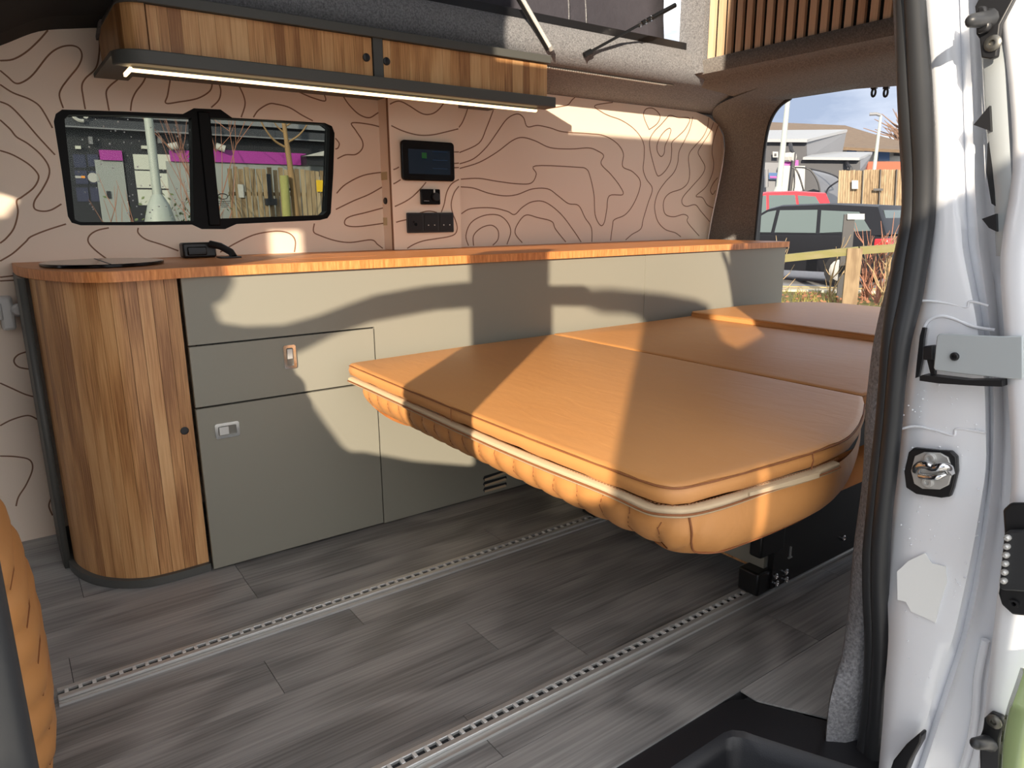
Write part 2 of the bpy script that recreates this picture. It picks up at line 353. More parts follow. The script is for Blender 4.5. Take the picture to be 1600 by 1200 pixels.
def contour(lines, ox, oy, k, Y, parent, wd=.0029):
    for ln in lines:
        P = [U(ox + a / k, oy + b / k, Y=Y - .0002) for a, b in ln]
        MB().tube(cat(P, 5), wd, 4, flat=.25, up=(0, 1, 0)).build('contour_line', G['line'], parent, smooth=80)
contour(CL1, 0, 0, 2.5, YW, wall); contour(CLlow, 0, 380, 2.069, YW, wall); contour(CL2, 560, 0, 2.5, YW, wall); contour(CL3, 840, 100, 4, YW, wall)

# window in the far wall
wf = struct(bpy.data.objects.new('window_1', None), 'black framed sliding window in the wall panel'); COL.objects.link(wf); wf.location = (.6, YW, .93)
def shrink(poly, d):
    cx = sum(p[0] for p in poly) / len(poly); cz = sum(p[1] for p in poly) / len(poly)
    return [(p[0] + (cx - p[0]) * d / abs(p[0] - cx) * min(1, abs(p[0] - cx) / .2) if abs(p[0] - cx) > 1e-6 else p[0], p[1] + (d if p[1] < cz else -d)) for p in poly]
paneL = [wl(*p) for p in ((101, 186), (108, 179), (200, 180), (300, 184), (303, 345), (200, 347), (125, 347), (117, 343))]
paneR = [wl(*p) for p in ((329, 184), (420, 188), (508, 194), (516, 200), (511, 330), (505, 336), (420, 339), (333, 342))]
holed('window_frame', win_out, [paneL, paneR], YW + .002, YW + .05, G['frame_black'], wf)
for pn in (paneL, paneR):
    MB().prism([(a, YW + .03, b) for a, b in pn], (0, .004, 0)).build('window_pane', G['window_glass'], wf)
a, b = wl(316, 172), wl(317, 355)
MB().box(a[0] - .016, a[0] + .022, YW - .004, YW + .01, b[1] + .004, a[1] - .004).build('centre_bar', G['frame_black'], wf, bevel=.004)
dm = MB()
for _ in range(90):
    u_, v_ = random.random(), random.random()
    if random.random() < .6: u_ = u_ ** .6
    q = U(118 + u_ * 182, 186 + v_ * 156, Y=YW + .029)
    if (v_ > .25 and v_ < .6 and random.random() < .6): continue
    r__ = random.uniform(.0014, .003)
    dm.lathe([(r__, 0), (r__ * .7, -r__ * .6), (.0001, -r__ * .8)], q, 'Y', 6)
o = dm.build('raindrops', G['drop'], wf); o['kind'] = 'stuff'
q = U(348, 307, Y=YW + .029)
em = MB().tube([(q.x + .016 * math.cos(t * .524), q.y, q.z + .009 * math.sin(t * .524)) for t in range(12)], .0016, 4, True)
for j in range(4): em.box(q.x - .02 + .004 * j, q.x + .022 - .003 * j, q.y - .0005, q.y, q.z - .016 - .006 * j, q.z - .014 - .006 * j)
em.build('etched_mark', G['black'], wf)

# ceiling border along the far side, rear ceiling and D pillar in felt
prof = [(2.32, 1.68), (2.25, 1.65), (2.22, 1.615), (2.212, 1.57), (2.22, 1.540), (2.25, 1.523), (2.32, 1.505), (2.40, 1.485), (2.50, 1.456)]
rows = [[(x, a, b) for a, b in prof] for x in (.33, 1, 1.7, 2.2, 2.6, 2.8, 3.0, 3.1)]
ceil = struct(MB().grid(rows).build('ceiling', G['felt'], smooth=50, solid=.01), 'grey felt ceiling border around the roof opening')
cabp = cat([(-.12, 0, 1.30), (-.05, 0, 1.335), (.098, 0, 1.407), (.192, 0, 1.455), (.285, 0, 1.475), (.345, 0, 1.485)], 5)
MB().grid([[(p.x, y, p.z) for p in cabp] for y in (1.7, 2.0, 2.3, 2.475)]).build('cab_headliner', G['slat_back'], ceil, smooth=50, solid=-.02)
# rear ceiling
rc = []
for yy in (2.26, 2.2, 1.8, 1.4, 1.0, .6):
    dz = 0
    rc.append([(2.585, yy, 1.600), (2.60, yy, 1.545), (2.66, yy, 1.537), (2.69, yy, 1.512), (2.85, yy, 1.503), (3.0, yy, 1.486), (3.10, yy, 1.474)])
MB().grid(rc).build('rear_ceiling', G['felt_dark'], ceil, smooth=60, solid=-.02)
OP = [(1176, 392), (1181, 340), (1186, 290), (1192, 235), (1198, 200), (1206, 179), (1218, 163), (1234, 152), (1262, 147), (1300, 143), (1345, 138.5), (1400, 134.5), (1450, 130)]
op3 = [U(a, b, X=3.1) for a, b in OP]
IN = [U(1104, 392, Y=YW - .003), U(1113, 340, Y=YW - .003), U(1123, 292, Y=YW - .003), U(1132, 240, Y=YW - .003), U(1130, 208, Y=YW - .003), U(1114, 184, Y=YW - .004), Vector((2.98, 2.40, 1.468)), Vector((2.92, 2.25, 1.488)), Vector((2.85, 2.0, 1.505)), Vector((2.84, 1.85, 1.505)), Vector((2.84, 1.65, 1.505)), Vector((2.84, 1.5, 1.505)), Vector((2.84, 1.3, 1.505))]
rows = []
for a, b in zip(IN, op3):
    bl = Vector((-.008, -.010, 0)) if a.y > 2.4 else Vector((0, 0, .003))
    rows.append([a.lerp(b, t) + bl * math.sin(math.pi * t) for t in (0, .2, .4, .6, .8, 1)] + [b + Vector((.03, .02, .012))])
rows = [cat([r[i] for r in rows], 3) for i in range(7)]
dp = struct(MB().grid(rows).build('trim_2', G['felt_dark'], smooth=70), 'dark felt trim around the open tailgate')
MB().tube([p + Vector((.012, .004, 0)) for p in cat(op3[:8], 4)], .011, 8).build('tailgate_seal', G['black'], dp, smooth=60)
MB().box(3.24, 3.3, 2.32, 2.55, -.3, 1.6).box(3.14, 3.2, .4, 2.55, 1.51, 1.7).build('tailgate_frame', G['black'], dp)
for px_ in (1366, 1385):
    q = U(px_, 136, X=3.14)
    hk = MB().tube([q + Vector((0, .008 * math.sin(t), -.022 + .016 * math.cos(t))) for t in [k * .5236 for k in range(12)]], .005, 6, True)
    hk.box(q.x - .006, q.x + .006, q.y - .012, q.y + .012, q.z - .008, q.z + .02)
    tag(hk.build('latch_hook', G['black'], None, smooth=50), 'small black latch hook under the tailgate frame, ' + ('left' if px_ == 1366 else 'right') + ' of the two', 'hook', 'tailgate latch hooks')
# ceiling light slot (in the felt beside the cupboard end)
sl = MB(); A = Vector((1.76, 2.275, 1.52)); B = Vector((2.52, 2.275, 1.52))
sl.box(A.x, B.x, 2.262, 2.290, 1.506, 1.524)
ls = thing('ceiling_light_channel', 'slim unlit light channel along the felt ceiling edge', 'light', (2.1, 2.168, 1.5))
sl.build('channel', G['alu_dark'], ls)
dots = MB()
for k in range(60): dots.box(A.x + .012 * k + .003, A.x + .012 * k + .010, 2.266, 2.282, 1.5030, 1.5062)
o = dots.build('diodes', G['dot_white'], ls); o['kind'] = 'stuff'

# pop-top: canvas, lining, roof
pt = struct(MB().grid([[(x, 2.31 + .012 * math.sin(x * 9) + .02 * math.sin(z * 7 + x * 3), z) for z in [1.60 + .09 * k for k in range(13)]] for x in [-1.2 + .1 * k for k in range(38)]]).build('wall_canvas', G['canvas'], smooth=60, solid=.004), 'dark pop-top canvas above the ceiling opening')
for xx in (1.92, 2.015):
    P = [(xx + .0 * z, 2.296 + .012 * math.sin(xx * 9) + .02 * math.sin(z * 7 + xx * 3) , z) for z in [1.62 + .06 * k for k in range(16)]]
    MB().tube(P, .0025, 5).build('canvas_seam', G['felt'], pt)
MB().box(-1.2, 2.56, 2.235, 2.265, 1.646, 1.676).build('canvas_rail', G['black'], pt)
# unseen near-side canvas skirt, outline shaped to block and pass sun; unseen roof
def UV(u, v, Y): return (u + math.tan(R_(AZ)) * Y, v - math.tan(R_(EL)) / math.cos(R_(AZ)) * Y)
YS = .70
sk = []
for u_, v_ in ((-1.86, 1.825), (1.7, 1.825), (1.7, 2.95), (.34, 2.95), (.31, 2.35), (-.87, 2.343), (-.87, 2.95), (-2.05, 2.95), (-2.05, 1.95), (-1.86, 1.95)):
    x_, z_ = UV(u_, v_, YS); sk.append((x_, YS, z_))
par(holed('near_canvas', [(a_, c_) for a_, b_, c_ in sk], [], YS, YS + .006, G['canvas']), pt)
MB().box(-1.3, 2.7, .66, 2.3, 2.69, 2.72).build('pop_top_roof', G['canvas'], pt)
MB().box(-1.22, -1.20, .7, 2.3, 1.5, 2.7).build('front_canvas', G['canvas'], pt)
hl = []  # made-up hole in the cab roof, shaped to throw a sun patch
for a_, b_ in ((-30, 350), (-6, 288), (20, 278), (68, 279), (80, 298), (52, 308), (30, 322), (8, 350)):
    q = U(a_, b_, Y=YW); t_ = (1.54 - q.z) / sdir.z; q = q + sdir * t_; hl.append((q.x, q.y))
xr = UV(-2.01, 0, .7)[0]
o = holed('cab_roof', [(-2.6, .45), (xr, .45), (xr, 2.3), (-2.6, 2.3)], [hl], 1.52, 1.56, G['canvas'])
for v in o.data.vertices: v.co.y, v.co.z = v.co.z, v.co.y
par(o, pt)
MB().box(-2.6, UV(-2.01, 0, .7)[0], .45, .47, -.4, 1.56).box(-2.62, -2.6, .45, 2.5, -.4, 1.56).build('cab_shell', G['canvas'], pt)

# slatted panel at the back of the roof opening
sp = thing('slatted_panel', 'vertical oak slats on black backing above the tailgate', 'slat panel', (2.6, 1.4, 1.56))
MB().box(2.612, 2.63, .72, 2.16, 1.552, 2.2).build('backing', G['slat_back'], sp)
MB().box(2.585, 2.64, 2.165, 2.30, 1.55, 2.3).build('edge_post', G['felt'], sp)
for k in range(30):
    y1 = 2.148 - .0468 * k
    MB().box(2.596, 2.612, y1 - .0265, y1, 1.562, 2.2).build('slat', G['walnut'], sp)

# ------------------------------------------------------------------ SETTING: near side of the van
# C pillar, door jamb
rowsJ = []
JA = [ # y, seal outer, face right, groove, flange, recess, door
    (-150, 1432, 1484, 1497, 1512, 1530, 1570), (0, 1443, 1487, 1499, 1513, 1532, 1575), (133, 1453, 1490, 1504, 1518, 1540, 1582), (267, 1459, 1497, 1508, 1522, 1545, 1590), (360, 1455, 1502, 1512, 1528, 1550, 1592),
    (400, 1448, 1506, 1516, 1532, 1552, 1594), (470, 1436, 1520, 1530, 1542, 1556, 1598), (533, 1420, 1530, 1540, 1548, 1560, 1602), (600, 1412, 1538, 1546, 1552, 1562, 1606), (667, 1407, 1540, 1547, 1553, 1565, 1608),
    (733, 1399, 1540, 1546, 1551, 1566, 1610), (800, 1391, 1530, 1538, 1546, 1564, 1610), (867, 1388, 1518, 1528, 1536, 1558, 1608), (933, 1387, 1504, 1516, 1525, 1552, 1606), (1000, 1388, 1488, 1500, 1509, 1546, 1604), (1067, 1383, 1464, 1478, 1488, 1540, 1602), (1133, 1379, 1446, 1456, 1466, 1534, 1600), (1200, 1373, 1422, 1434, 1444, 1528, 1600), (1290, 1366, 1392, 1404, 1412, 1520, 1600)]
XJ = (1.118, 1.112, 1.140, 1.116, 1.150, 1.165)
for r in JA:
    pts = [U(r[1 + i], r[0], X=XJ[i]) for i in range(6)]
    a = pts[0]; b = pts[1]
    row = [a + Vector((.03, .012, 0)), a, a.lerp(b, .35) + Vector((-.006, 0, 0)), a.lerp(b, .8) + Vector((-.005, 0, 0)), b, pts[2], pts[2].lerp(pts[3], .6), pts[3], pts[3] + Vector((.02, -.004, 0)), pts[4], pts[5]]
    rowsJ.append(row)
smooth_rows = [cat([r[i] for r in rowsJ], 3) for i in range(len(rowsJ[0]))]
jamb = struct(MB().grid(smooth_rows).build('wall_jamb', G['white_paint'], smooth=70), 'glossy white door pillar')
# near body side behind the pillar, with blocks added to close sun gaps
nb = struct(MB().box(1.32, 3.15, .43, .56, -.45, 1.63).box(1.19, 1.34, .44, .53, -.45, 1.63).box(1.10, 1.34, .36, .53, 1.36, 1.66).build('wall_near', G['white_paint']), 'near side body of the van behind the pillar')
# door seal: two rubber lobes following the opening
SEAL = [(-260, 1375, 1415), (-150, 1392, 1432), (0, 1402, 1443), (133, 1405, 1453), (200, 1409, 1457), (267, 1414, 1459), (340, 1412, 1457), (400, 1401, 1448), (467, 1389, 1437), (533, 1380, 1421), (600, 1375, 1412), (660, 1370, 1407), (733, 1362, 1400), (800, 1356, 1392), (867, 1350, 1388), (933, 1350, 1387), (1000, 1353, 1388), (1067, 1351, 1385), (1133, 1346, 1380), (1200, 1337, 1374), (1290, 1330, 1366)]
def lobe(cf, rf, Y, dx=0):
    C_ = []; rr = []
    for py, l_, r_ in SEAL:
        p = U(l_ + (r_ - l_) * cf, py, Y=Y); C_.append(p); d = (p - CAM).dot(Vector(ROT[2])); rr.append((r_ - l_) * rf * d / FPX)
    n_ = 4; rs = []
    for i in range(len(rr) - 1):
        for k in range(n_): rs.append(rr[i] + (rr[i + 1] - rr[i]) * k / n_)
    return cat(C_, n_), rs + [rr[-1]]
c_, r_ = lobe(.67, .37, .505)
ds = struct(MB().tube(c_, r_, 16).build('trim_3', G['rubber'], smooth=60), 'black rubber door seal along the white pillar')
c_, r_ = lobe(.27, .31, .522)
MB().tube(c_, r_, 16).build('seal_lobe', G['rubber'], ds, smooth=60)
# carpet on the pillar inside the seal
CARP = [(-200, 1398, 1390), (-60, 1402, 1395), (60, 1408, 1400), (200, 1414, 1406), (320, 1420, 1411), (400, 1408, 1398), (450, 1398, 1386), (500, 1390, 1374), (550, 1384, 1364), (600, 1380, 1358), (650, 1377, 1353), (750, 1367, 1349), (850, 1358, 1336), (900, 1355, 1331), (970, 1356, 1325), (1030, 1358, 1316), (1060, 1357, 1306), (1100, 1354, 1297), (1150, 1349, 1291), (1164, 1348, 1290)]
rows = []
for i, (py, xo, xi) in enumerate(CARP):
    wob = .004 * math.sin(i * 2.1)
    a = U(xo + 6, py + (20 if py > 1140 else 0), Y=.535); b = U(xi, py, Y=.575)
    m = (a + b) / 2 + Vector((-.012, -.004, 0))
    rows.append([a, a.lerp(m, .5) + Vector((-.004 + wob, 0, 0)), m, b + Vector((wob * .5, 0, 0)), b + Vector((.02, .012, 0)), b + Vector((.12, .025, 0))])
rows = [cat([r[i] for r in rows], 3) for i in range(6)]
struct(MB().grid(rows).build('trim_4', G['felt'], smooth=70), 'grey felt carpet edge on the door pillar')
# B pillar, added shadow bar and shadow-shaped front door panel on the near side (mostly outside the picture)
def body_panel(name, uvs, Y, th, mat, label):
    P = []
    for u_, v_ in uvs:
        x_, z_ = UV(u_, v_, Y); P.append((x_, z_))
    return struct(holed(name, P, [], Y, Y + th, mat), label)
bp = MB().box(-.335, -.055, .47, .53, -.45, 1.5).build('wall_pillar', G['rubber'], bevel=.015)
struct(bp, 'dark pillar edge at the front of the door opening')
MB().tube([(-.040, .50, -.4), (-.040, .50, .3), (-.040, .50, .8), (-.042, .50, 1.25)], .0185, 12).build('pillar_seal', G['rubber'], bp, smooth=60)
YH = .47
top_ = [(-1.62, 1.475), (-1.50, 1.468), (-1.40, 1.485), (-1.30, 1.512), (-1.219, 1.532), (-1.05, 1.548), (-.9, 1.551), (-.75, 1.54), (-.61, 1.522), (-.40, 1.510)]
bot_ = [(-.40, 1.440), (-.609, 1.460), (-.75, 1.475), (-.89, 1.477), (-1.046, 1.479), (-1.264, 1.462), (-1.38, 1.435), (-1.473, 1.400), (-1.62, 1.36)]
hd = body_panel('wall_shadow_bar', top_ + bot_, YH, .025, G['rubber'], 'unseen curved bar added to cast the arched shadow on the galley')
fd = body_panel('wall_front', [(-2.3, .2), (-.80, .2), (-.80, .92), (-.89, .924), (-1.1, .985), (-1.266, 1.050), (-1.34, 1.065), (-1.375, 1.095), (-1.42, 1.17), (-1.474, 1.266), (-1.52, 1.36), (-1.551, 1.441), (-1.60, 1.472), (-1.66, 1.485), (-1.69, 1.502), (-1.70, 1.545), (-1.672, 1.558), (-1.645, 1.60), (-1.650, 1.64), (-1.75, 1.82), (-2.3, 1.82)], .45, .04, G['rubber'], 'unseen front door and screen pillar, outline shaped for the shadow edge')
# step tray in the doorway
st = thing('step_tray', 'black plastic entry step tray at the door sill', 'step', (.9, .6, -.25))
outl = [(-1.1, .757), (1.05, .757), (1.085, .752), (1.108, .738), (1.118, .715), (1.186, .60), (1.19, .43), (-1.1, .43)]
well = [(-1.0, .703), (1.0, .703), (1.018, .698), (1.033, .683), (1.045, .655), (1.118, .505), (1.12, .45), (-1.0, .45)]
def stepmesh():
    wb = [(-.95, .66), (.955, .66), (.968, .655), (.976, .645), (.985, .62), (1.04, .50), (1.045, .455), (-.95, .455)]
    rim = [(x * 1.0, y, -.004) for x, y in outl]
    r2 = [(x, y, -.006) for x, y in well]
    cx = .5
    def off(P, d): return [(x - d * (1 if x > 0 else -1), y - (d if y > .6 else -d * .2)) for x, y in P]
    m = MB(); m.grid([rim, r2], True)
    r3 = [(x, y, -.012) for x, y in off(well, .008)]; r4 = [(x, y, -.035) for x, y in off(well, .016)]; r5 = [(x, y, -.19) for x, y in wb]; r6 = [(x, y, -.205) for x, y in off(wb, .012)]
    m.grid([r2, r3, r4, r5, r6], True); m.add(r6, [tuple(range(len(r6)))])
    m.grid([[(x, y, -.004) for x, y in outl], [(x, y, -.25) for x, y in outl]], True)
    return m
stepmesh().build('tray', G['step'], st, smooth=35)
MB().box(-1.1, 1.3, .36, .43, -.40, -.03).build('door_sill', G['white_paint'], st, bevel=.01)

# striker plate, hinge arm, bumpers on the jamb / sliding door
sk_ = thing('door_striker', 'chrome striker loop in a black frame on the white pillar', 'striker', U(1458, 775, X=1.105))
def jx(px, py, X=1.105): return U(px, py, X=X)
XF = 1.104
def jpoly(pts, X=XF): return [U(a, b, X=X) for a, b in pts]
fr = [(1424, 705), (1432, 698), (1470, 702), (1490, 703), (1499, 712), (1500, 735), (1494, 760), (1489, 774), (1475, 776), (1436, 770), (1420, 760), (1417, 735)]
MB().prism(jpoly(fr), (-.010, 0, 0)).build('gasket', G['black'], sk_, bevel=.002)
cfr = [(1431, 712), (1445, 706), (1470, 707), (1483, 714), (1490, 735), (1484, 757), (1470, 764), (1443, 763), (1430, 755), (1425, 735)]
MB().prism(jpoly(cfr, XF - .0105), (-.004, 0, 0)).build('plate', G['alu'], sk_, bevel=.001)
lp = [jx(a, b, XF - d) for a, b, d in ((1432, 735, .012), (1436, 728, .024), (1446, 726, .030), (1458, 731, .030), (1470, 729, .030), (1481, 730, .024), (1485, 737, .012))]
MB().tube(cat(lp, 4), .0065, 8).build('loop', G['chrome'], sk_, smooth=60)
lp = [jx(a, b, XF - d) for a, b, d in ((1438, 743, .014), (1450, 745, .020), (1466, 745, .020), (1476, 741, .014))]
MB().tube(cat(lp, 4), .005, 8).build('loop', G['chrome'], sk_, smooth=60)
for a, b in ((1454, 716), (1450, 753)):
    q = jx(a, b, XF - .0145)
    MB().lathe([(.0085, 0), (.0085, -.003), (.007, -.005), (.004, -.005), (.0035, -.002)], q, 'X', 16).build('screw', G['alu'], sk_, smooth=40)
ha = thing('sliding_door_arm', 'grey hinge arm plate with a black bolt in a pillar recess', 'hinge', U(1500, 590, X=1.10))
rec = [(1449, 512), (1446, 530), (1444, 560), (1438, 588), (1433, 590), (1436, 560), (1440, 525), (1444, 511)]
MB().prism(jpoly(rec), (-.006, 0, 0)).build('recess_gasket', G['black'], ha)
MB().prism(jpoly([(1447, 585), (1452, 583), (1520, 591), (1575, 591), (1575, 601), (1540, 600), (1475, 596), (1447, 592)], 1.09), (-.02, 0, 0)).build('track_roller', G['black'], ha)
MB().prism(jpoly([(1448, 540), (1464, 538), (1464, 562), (1448, 561)], 1.092), (-.012, 0, 0)).build('roller_bracket', G['black'], ha, bevel=.002)
MB().prism(jpoly([(1462, 540), (1464, 584), (1458, 584), (1452, 560)], 1.093), (-.008, 0, 0)).build('bracket_leg', G['black'], ha)
MB().prism(jpoly([(1466, 525), (1470, 521), (1520, 523), (1565, 525), (1600, 524), (1600, 592), (1565, 590), (1500, 583), (1463, 578), (1461, 574)], 1.078), (-.005, 0, 0)).build('arm_plate', G['sill_metal'], ha, bevel=.0015)
q = U(1492, 557, X=1.073)
MB().lathe([(.006, 0), (.006, -.002), (.0045, -.004), (.003, -.004), (.002, -.001)], q, 'X', 14).build('bolt', G['black'], ha, smooth=40)
# stamped ridges on the pillar
def ridge(pts, X, r, mat='white_paint'):
    MB().tube(cat([U(a, b, X=X) for a, b in pts], 5), r, 8).build('stamped_ridge', G[mat], jamb, smooth=70)
ridge([(1424, 470), (1450, 470), (1480, 474), (1510, 480), (1516, 471), (1545, 478)], 1.110, .0018)
ridge([(1408, 670), (1430, 666), (1460, 672), (1490, 680), (1496, 670), (1540, 676)], 1.109, .002)
ridge([(1444, 512), (1452, 500), (1470, 494), (1490, 498), (1520, 510), (1555, 516)], 1.1095, .0025)
film = [(1402, 893), (1420, 876), (1446, 864), (1456, 880), (1478, 885), (1480, 910), (1470, 940), (1462, 973), (1440, 962), (1424, 955), (1416, 940), (1403, 937)]
MB().prism(jpoly(film, 1.1065), (-.0012, 0, 0)).build('clear_film', G['film'], jamb)
dd = MB()
for _ in range(120):
    a, b = random.uniform(1405, 1530), random.uniform(600, 1080)
    if a > 1392 + (1100 - b) * .33 + 50: continue
    q = U(a, b, X=1.1085); r__ = random.uniform(.0006, .0016)
    dd.lathe([(r__, .002), (r__ * .7, -r__ * .5), (.0001, -r__ * .7)], q, 'X', 6)
o = dd.build('water_drops', G['white_paint'], jamb); o['kind'] = 'stuff'
MB().prism(jpoly([(1398, 1200), (1405, 1180), (1425, 1155), (1445, 1138), (1449, 1141), (1447, 1153), (1432, 1180), (1424, 1200)], 1.10), (-.02, 0, 0)).build('rubber_plug', G['black'], jamb, bevel=.003)
# sliding door (open, slid back): only its leading edge is in the picture
sdn = thing('sliding_door', 'open white sliding van door with black buffers on its edge', 'door', (1.5, .25, -.3))
DE = [(-150, 1555), (0, 1560), (133, 1576), (267, 1582), (400, 1563), (533, 1570), (667, 1578), (760, 1580), (850, 1568), (950, 1556), (1050, 1545), (1133, 1536), (1200, 1528), (1290, 1518)]
rows = []
for py, px_ in DE:
    a = U(px_, py, X=1.085)
    rows.append([a + Vector((.09, .0, 0)), a + Vector((.01, .003, 0)), a, a + Vector((-.006, -.012, 0)), a + Vector((-.004, -.03, 0)), a + Vector((.01, -.06, 0)), a + Vector((.02, -.10, 0)), a + Vector((.12, -.16, 0)), a + Vector((.9, -.17, 0))])
MB().grid([cat([r[i] for r in rows], 3) for i in range(len(rows[0]))]).build('door_edge', G['white_paint'], sdn, smooth=60)
FLG = [(-100, 1524, 1560), (0, 1529, 1565), (100, 1534, 1570), (200, 1540, 1576), (300, 1552, 1582), (400, 1556, 1588)]
rows = [[U(a, py, X=1.10), U(a + 3, py, X=1.09), U(b, py, X=1.088)] for py, a, b in FLG]
MB().grid([cat([r[i] for r in rows], 3) for i in range(3)]).build('edge_flange', G['sill_metal'], sdn, smooth=60)
def rubber_buffer(pin, plate, bolt):
    MB().prism(jpoly(plate, 1.078), (-.010, 0, 0)).build('buffer_plate', G['black'], sdn, bevel=.002)
    a, b = U(*pin[0], X=1.070), U(*pin[1], X=1.03)
    d = (b - a)
    MB().tube([a, a + d * .1, a + d * .4, a + d * .85, b], [.013, .011, .0095, .008, .004], 12).build('buffer_pin', G['rubber'], sdn, smooth=60)
    q = U(*bolt, X=1.068)
    MB().lathe([(.010, 0), (.010, -.003), (.007, -.005), (.004, -.005), (.003, -.001)], q, 'X', 16).build('bolt', G['alu_dark'], sdn, smooth=40)
rubber_buffer(((1545, 30), (1512, 33)), [(1534, 0), (1600, -20), (1568, 40), (1562, 90), (1552, 94), (1538, 92), (1535, 62), (1530, 55), (1529, 22), (1528, 12)], (1552, 68))
MB().prism(jpoly([(1531, 12), (1545, 10), (1552, 40), (1548, 50), (1531, 55)], 1.066), (-.010, 0, 0)).build('buffer_block', G['black'], sdn, bevel=.003)
rubber_buffer(((1545, 1160), (1520, 1162)), [(1542, 1118), (1552, 1109), (1570, 1116), (1574, 1126), (1566, 1150), (1566, 1210), (1536, 1210), (1534, 1150), (1540, 1135)], (1554, 1127))
for pts in ([(1521, 195), (1546, 165), (1548, 205)], [(1534, 342), (1556, 334), (1557, 362), (1545, 356)]):
    MB().prism(jpoly(pts, 1.083), (.03, 0, 0)).build('edge_slot', G['black'], sdn)
MB().prism(jpoly([(1543, 225), (1548, 215), (1553, 300), (1555, 322), (1549, 318), (1541, 270)], 1.090), (.02, 0, 0)).build('weather_strip', G['black'], sdn)
MB().prism(jpoly([(1570, 795), (1582, 784), (1620, 784), (1620, 962), (1585, 958), (1568, 942), (1563, 925), (1574, 860)], 1.070), (-.008, 0, 0)).build('contact_plate', G['black'], sdn, bevel=.003)
MB().prism(jpoly([(1574, 832), (1580, 826), (1620, 826), (1620, 922), (1572, 919), (1566, 914)], 1.060), (-.012, 0, 0)).build('contact_block', G['rubber'], sdn, bevel=.003)
for k in range(6):
    q = U(1575 - k * 1.2, 840 + k * 13.4, X=1.047)
    MB().lathe([(.0042, .003), (.0042, -.004), (.002, -.007)], q, 'X', 10).build('contact_pin', G['alu'], sdn, smooth=40)
q = U(1585, 943, X=1.061); MB().lathe([(.006, 0), (.006, -.003), (.003, -.003), (.002, 0)], q, 'X', 12).build('bolt', G['black'], sdn, smooth=40)
gp = [(1600, 1045), (1590, 1075), (1578, 1110), (1570, 1150), (1566, 1200), (1563, 1290)]
rows = [[U(a, b, X=1.045), U(a + 6, b, X=1.030), U(a + 60, b, X=1.028)] for a, b in gp]
MB().grid([cat([r[i] for r in rows], 3) for i in range(3)]).build('outer_skin', G['green_paint'], sdn, smooth=60, solid=.004)
ridge([(1540, 1000), (1528, 1060), (1524, 1120), (1514, 1170), (1500, 1215)], 1.135, .006)

# ------------------------------------------------------------------ GALLEY
YF = 1.936
gal = thing('galley_cabinet', 'long sage green galley cabinet along the far wall', 'cabinet', (1.6, 2.2, 0))
MB().box(.40, 2.945, YF + .012, YF + .03, .004, .804).box(2.93, 2.95, YF + .002, 2.47, .002, .806).build('carcass', G['joint'], gal)
Lp = [(.377, .634), (.377, .806), (2.038, .806), (2.038, .003), (.895, .003), (.895, .634)]
MB().prism([(a, YF, b) for a, b in Lp], (0, .012, 0)).build('front_panel', G['sage'], gal)
MB().box(2.0405, 2.945, YF, YF + .012, .003, .806).build('front_panel', G['sage'], gal)
MB().box(2.9452, 2.956, YF, 2.47, .003, .806).build('end_panel', G['sage'], gal)
dr = MB().box(.377, .8915, YF - .001, YF + .012, .4685, .6295).build('drawer', G['sage'], gal, bevel=.001)
dor = MB().box(.377, .8915, YF - .001, YF + .012, .006, .4635).build('cupboard_door', G['sage'], gal, bevel=.001)
def latch(par_, x0, x1, z0, z1, vert):
    f_ = rrect(x0, x1, z0, z1, .006); i_ = rrect(x0 + .008, x1 - .008, z0 + .008, z1 - .008, .004)
    o = holed('latch_plate', f_, [i_], YF - .005, YF - .0005, G['chrome'], None)
    o.parent = par_
    p = MB().box(x0 + .008, x1 - .008, YF - .0012, YF - .0008, z0 + .008, z1 - .008).build('latch_recess', G['alu_dark'], None); p.parent = par_
    if vert: p = MB().box(x0 + .010, x1 - .010, YF - .0065, YF - .002, z0 + .028, z1 - .011)
    else: p = MB().box(x0 + .010, x1 - .028, YF - .0065, YF - .002, z0 + .010, z1 - .010)
    p = p.build('latch_paddle', G['alu'], None, bevel=.001); p.parent = par_
latch(dr, .617, .652, .541, .608, True)
latch(dor, .418, .481, .375, .417, False)
for k in range(3):
    P = [U(a, b, Y=YF - .001) for a, b in ((755, 748 + 9 * k), (757, 744 + 9 * k), (791, 733.5 + 10 * k), (792, 736 + 10 * k), (790, 740 + 10 * k), (757, 751 + 9 * k))]
    MB().prism(P, (0, .0015, 0)).build('vent_slot', G['joint'], gal)
    P = [U(a, b, Y=YF - .0016) for a, b in ((757, 748.5 + 9 * k), (790, 737 + 10 * k), (791.5, 740 + 10 * k), (758, 751.5 + 9 * k))]
    MB().prism(P, (0, .0016, 0)).build('vent_lip', G['zip'], gal)
# curved oak end cupboard
ce = thing('curved_oak_cupboard', 'curved oak stave cupboard at the front end of the galley', 'cupboard', (.2, 2.2, 0))
base = cat([(.372, 1.942, 0), (.32, 1.940, 0), (.264, 1.940, 0), (.211, 1.949, 0), (.155, 1.983, 0), (.103, 2.043, 0), (.068, 2.126, 0), (.054, 2.212, 0), (.052, 2.336, 0), (.052, 2.47, 0)], 8)
def resample(P, step):
    o = [P[0].copy()]; acc = 0
    for a, b in zip(P, P[1:]):
        l = (b - a).length
        while acc + l >= step:
            t = (step - acc) / l; a = a.lerp(b, t); o.append(a.copy()); l = (b - a).length; acc = 0
        acc += l
    o.append(P[-1].copy()); return o
def offset(P, d):
    o = []
    for i, p in enumerate(P):
        t = P[min(i + 1, len(P) - 1)] - P[max(i - 1, 0)]; t.normalize(); o.append(p + Vector((t.y, -t.x, 0)) * d)
    return o
fine = resample(base, .0105)
inn = offset(fine, .014)                                      # sign: towards the cupboard inside
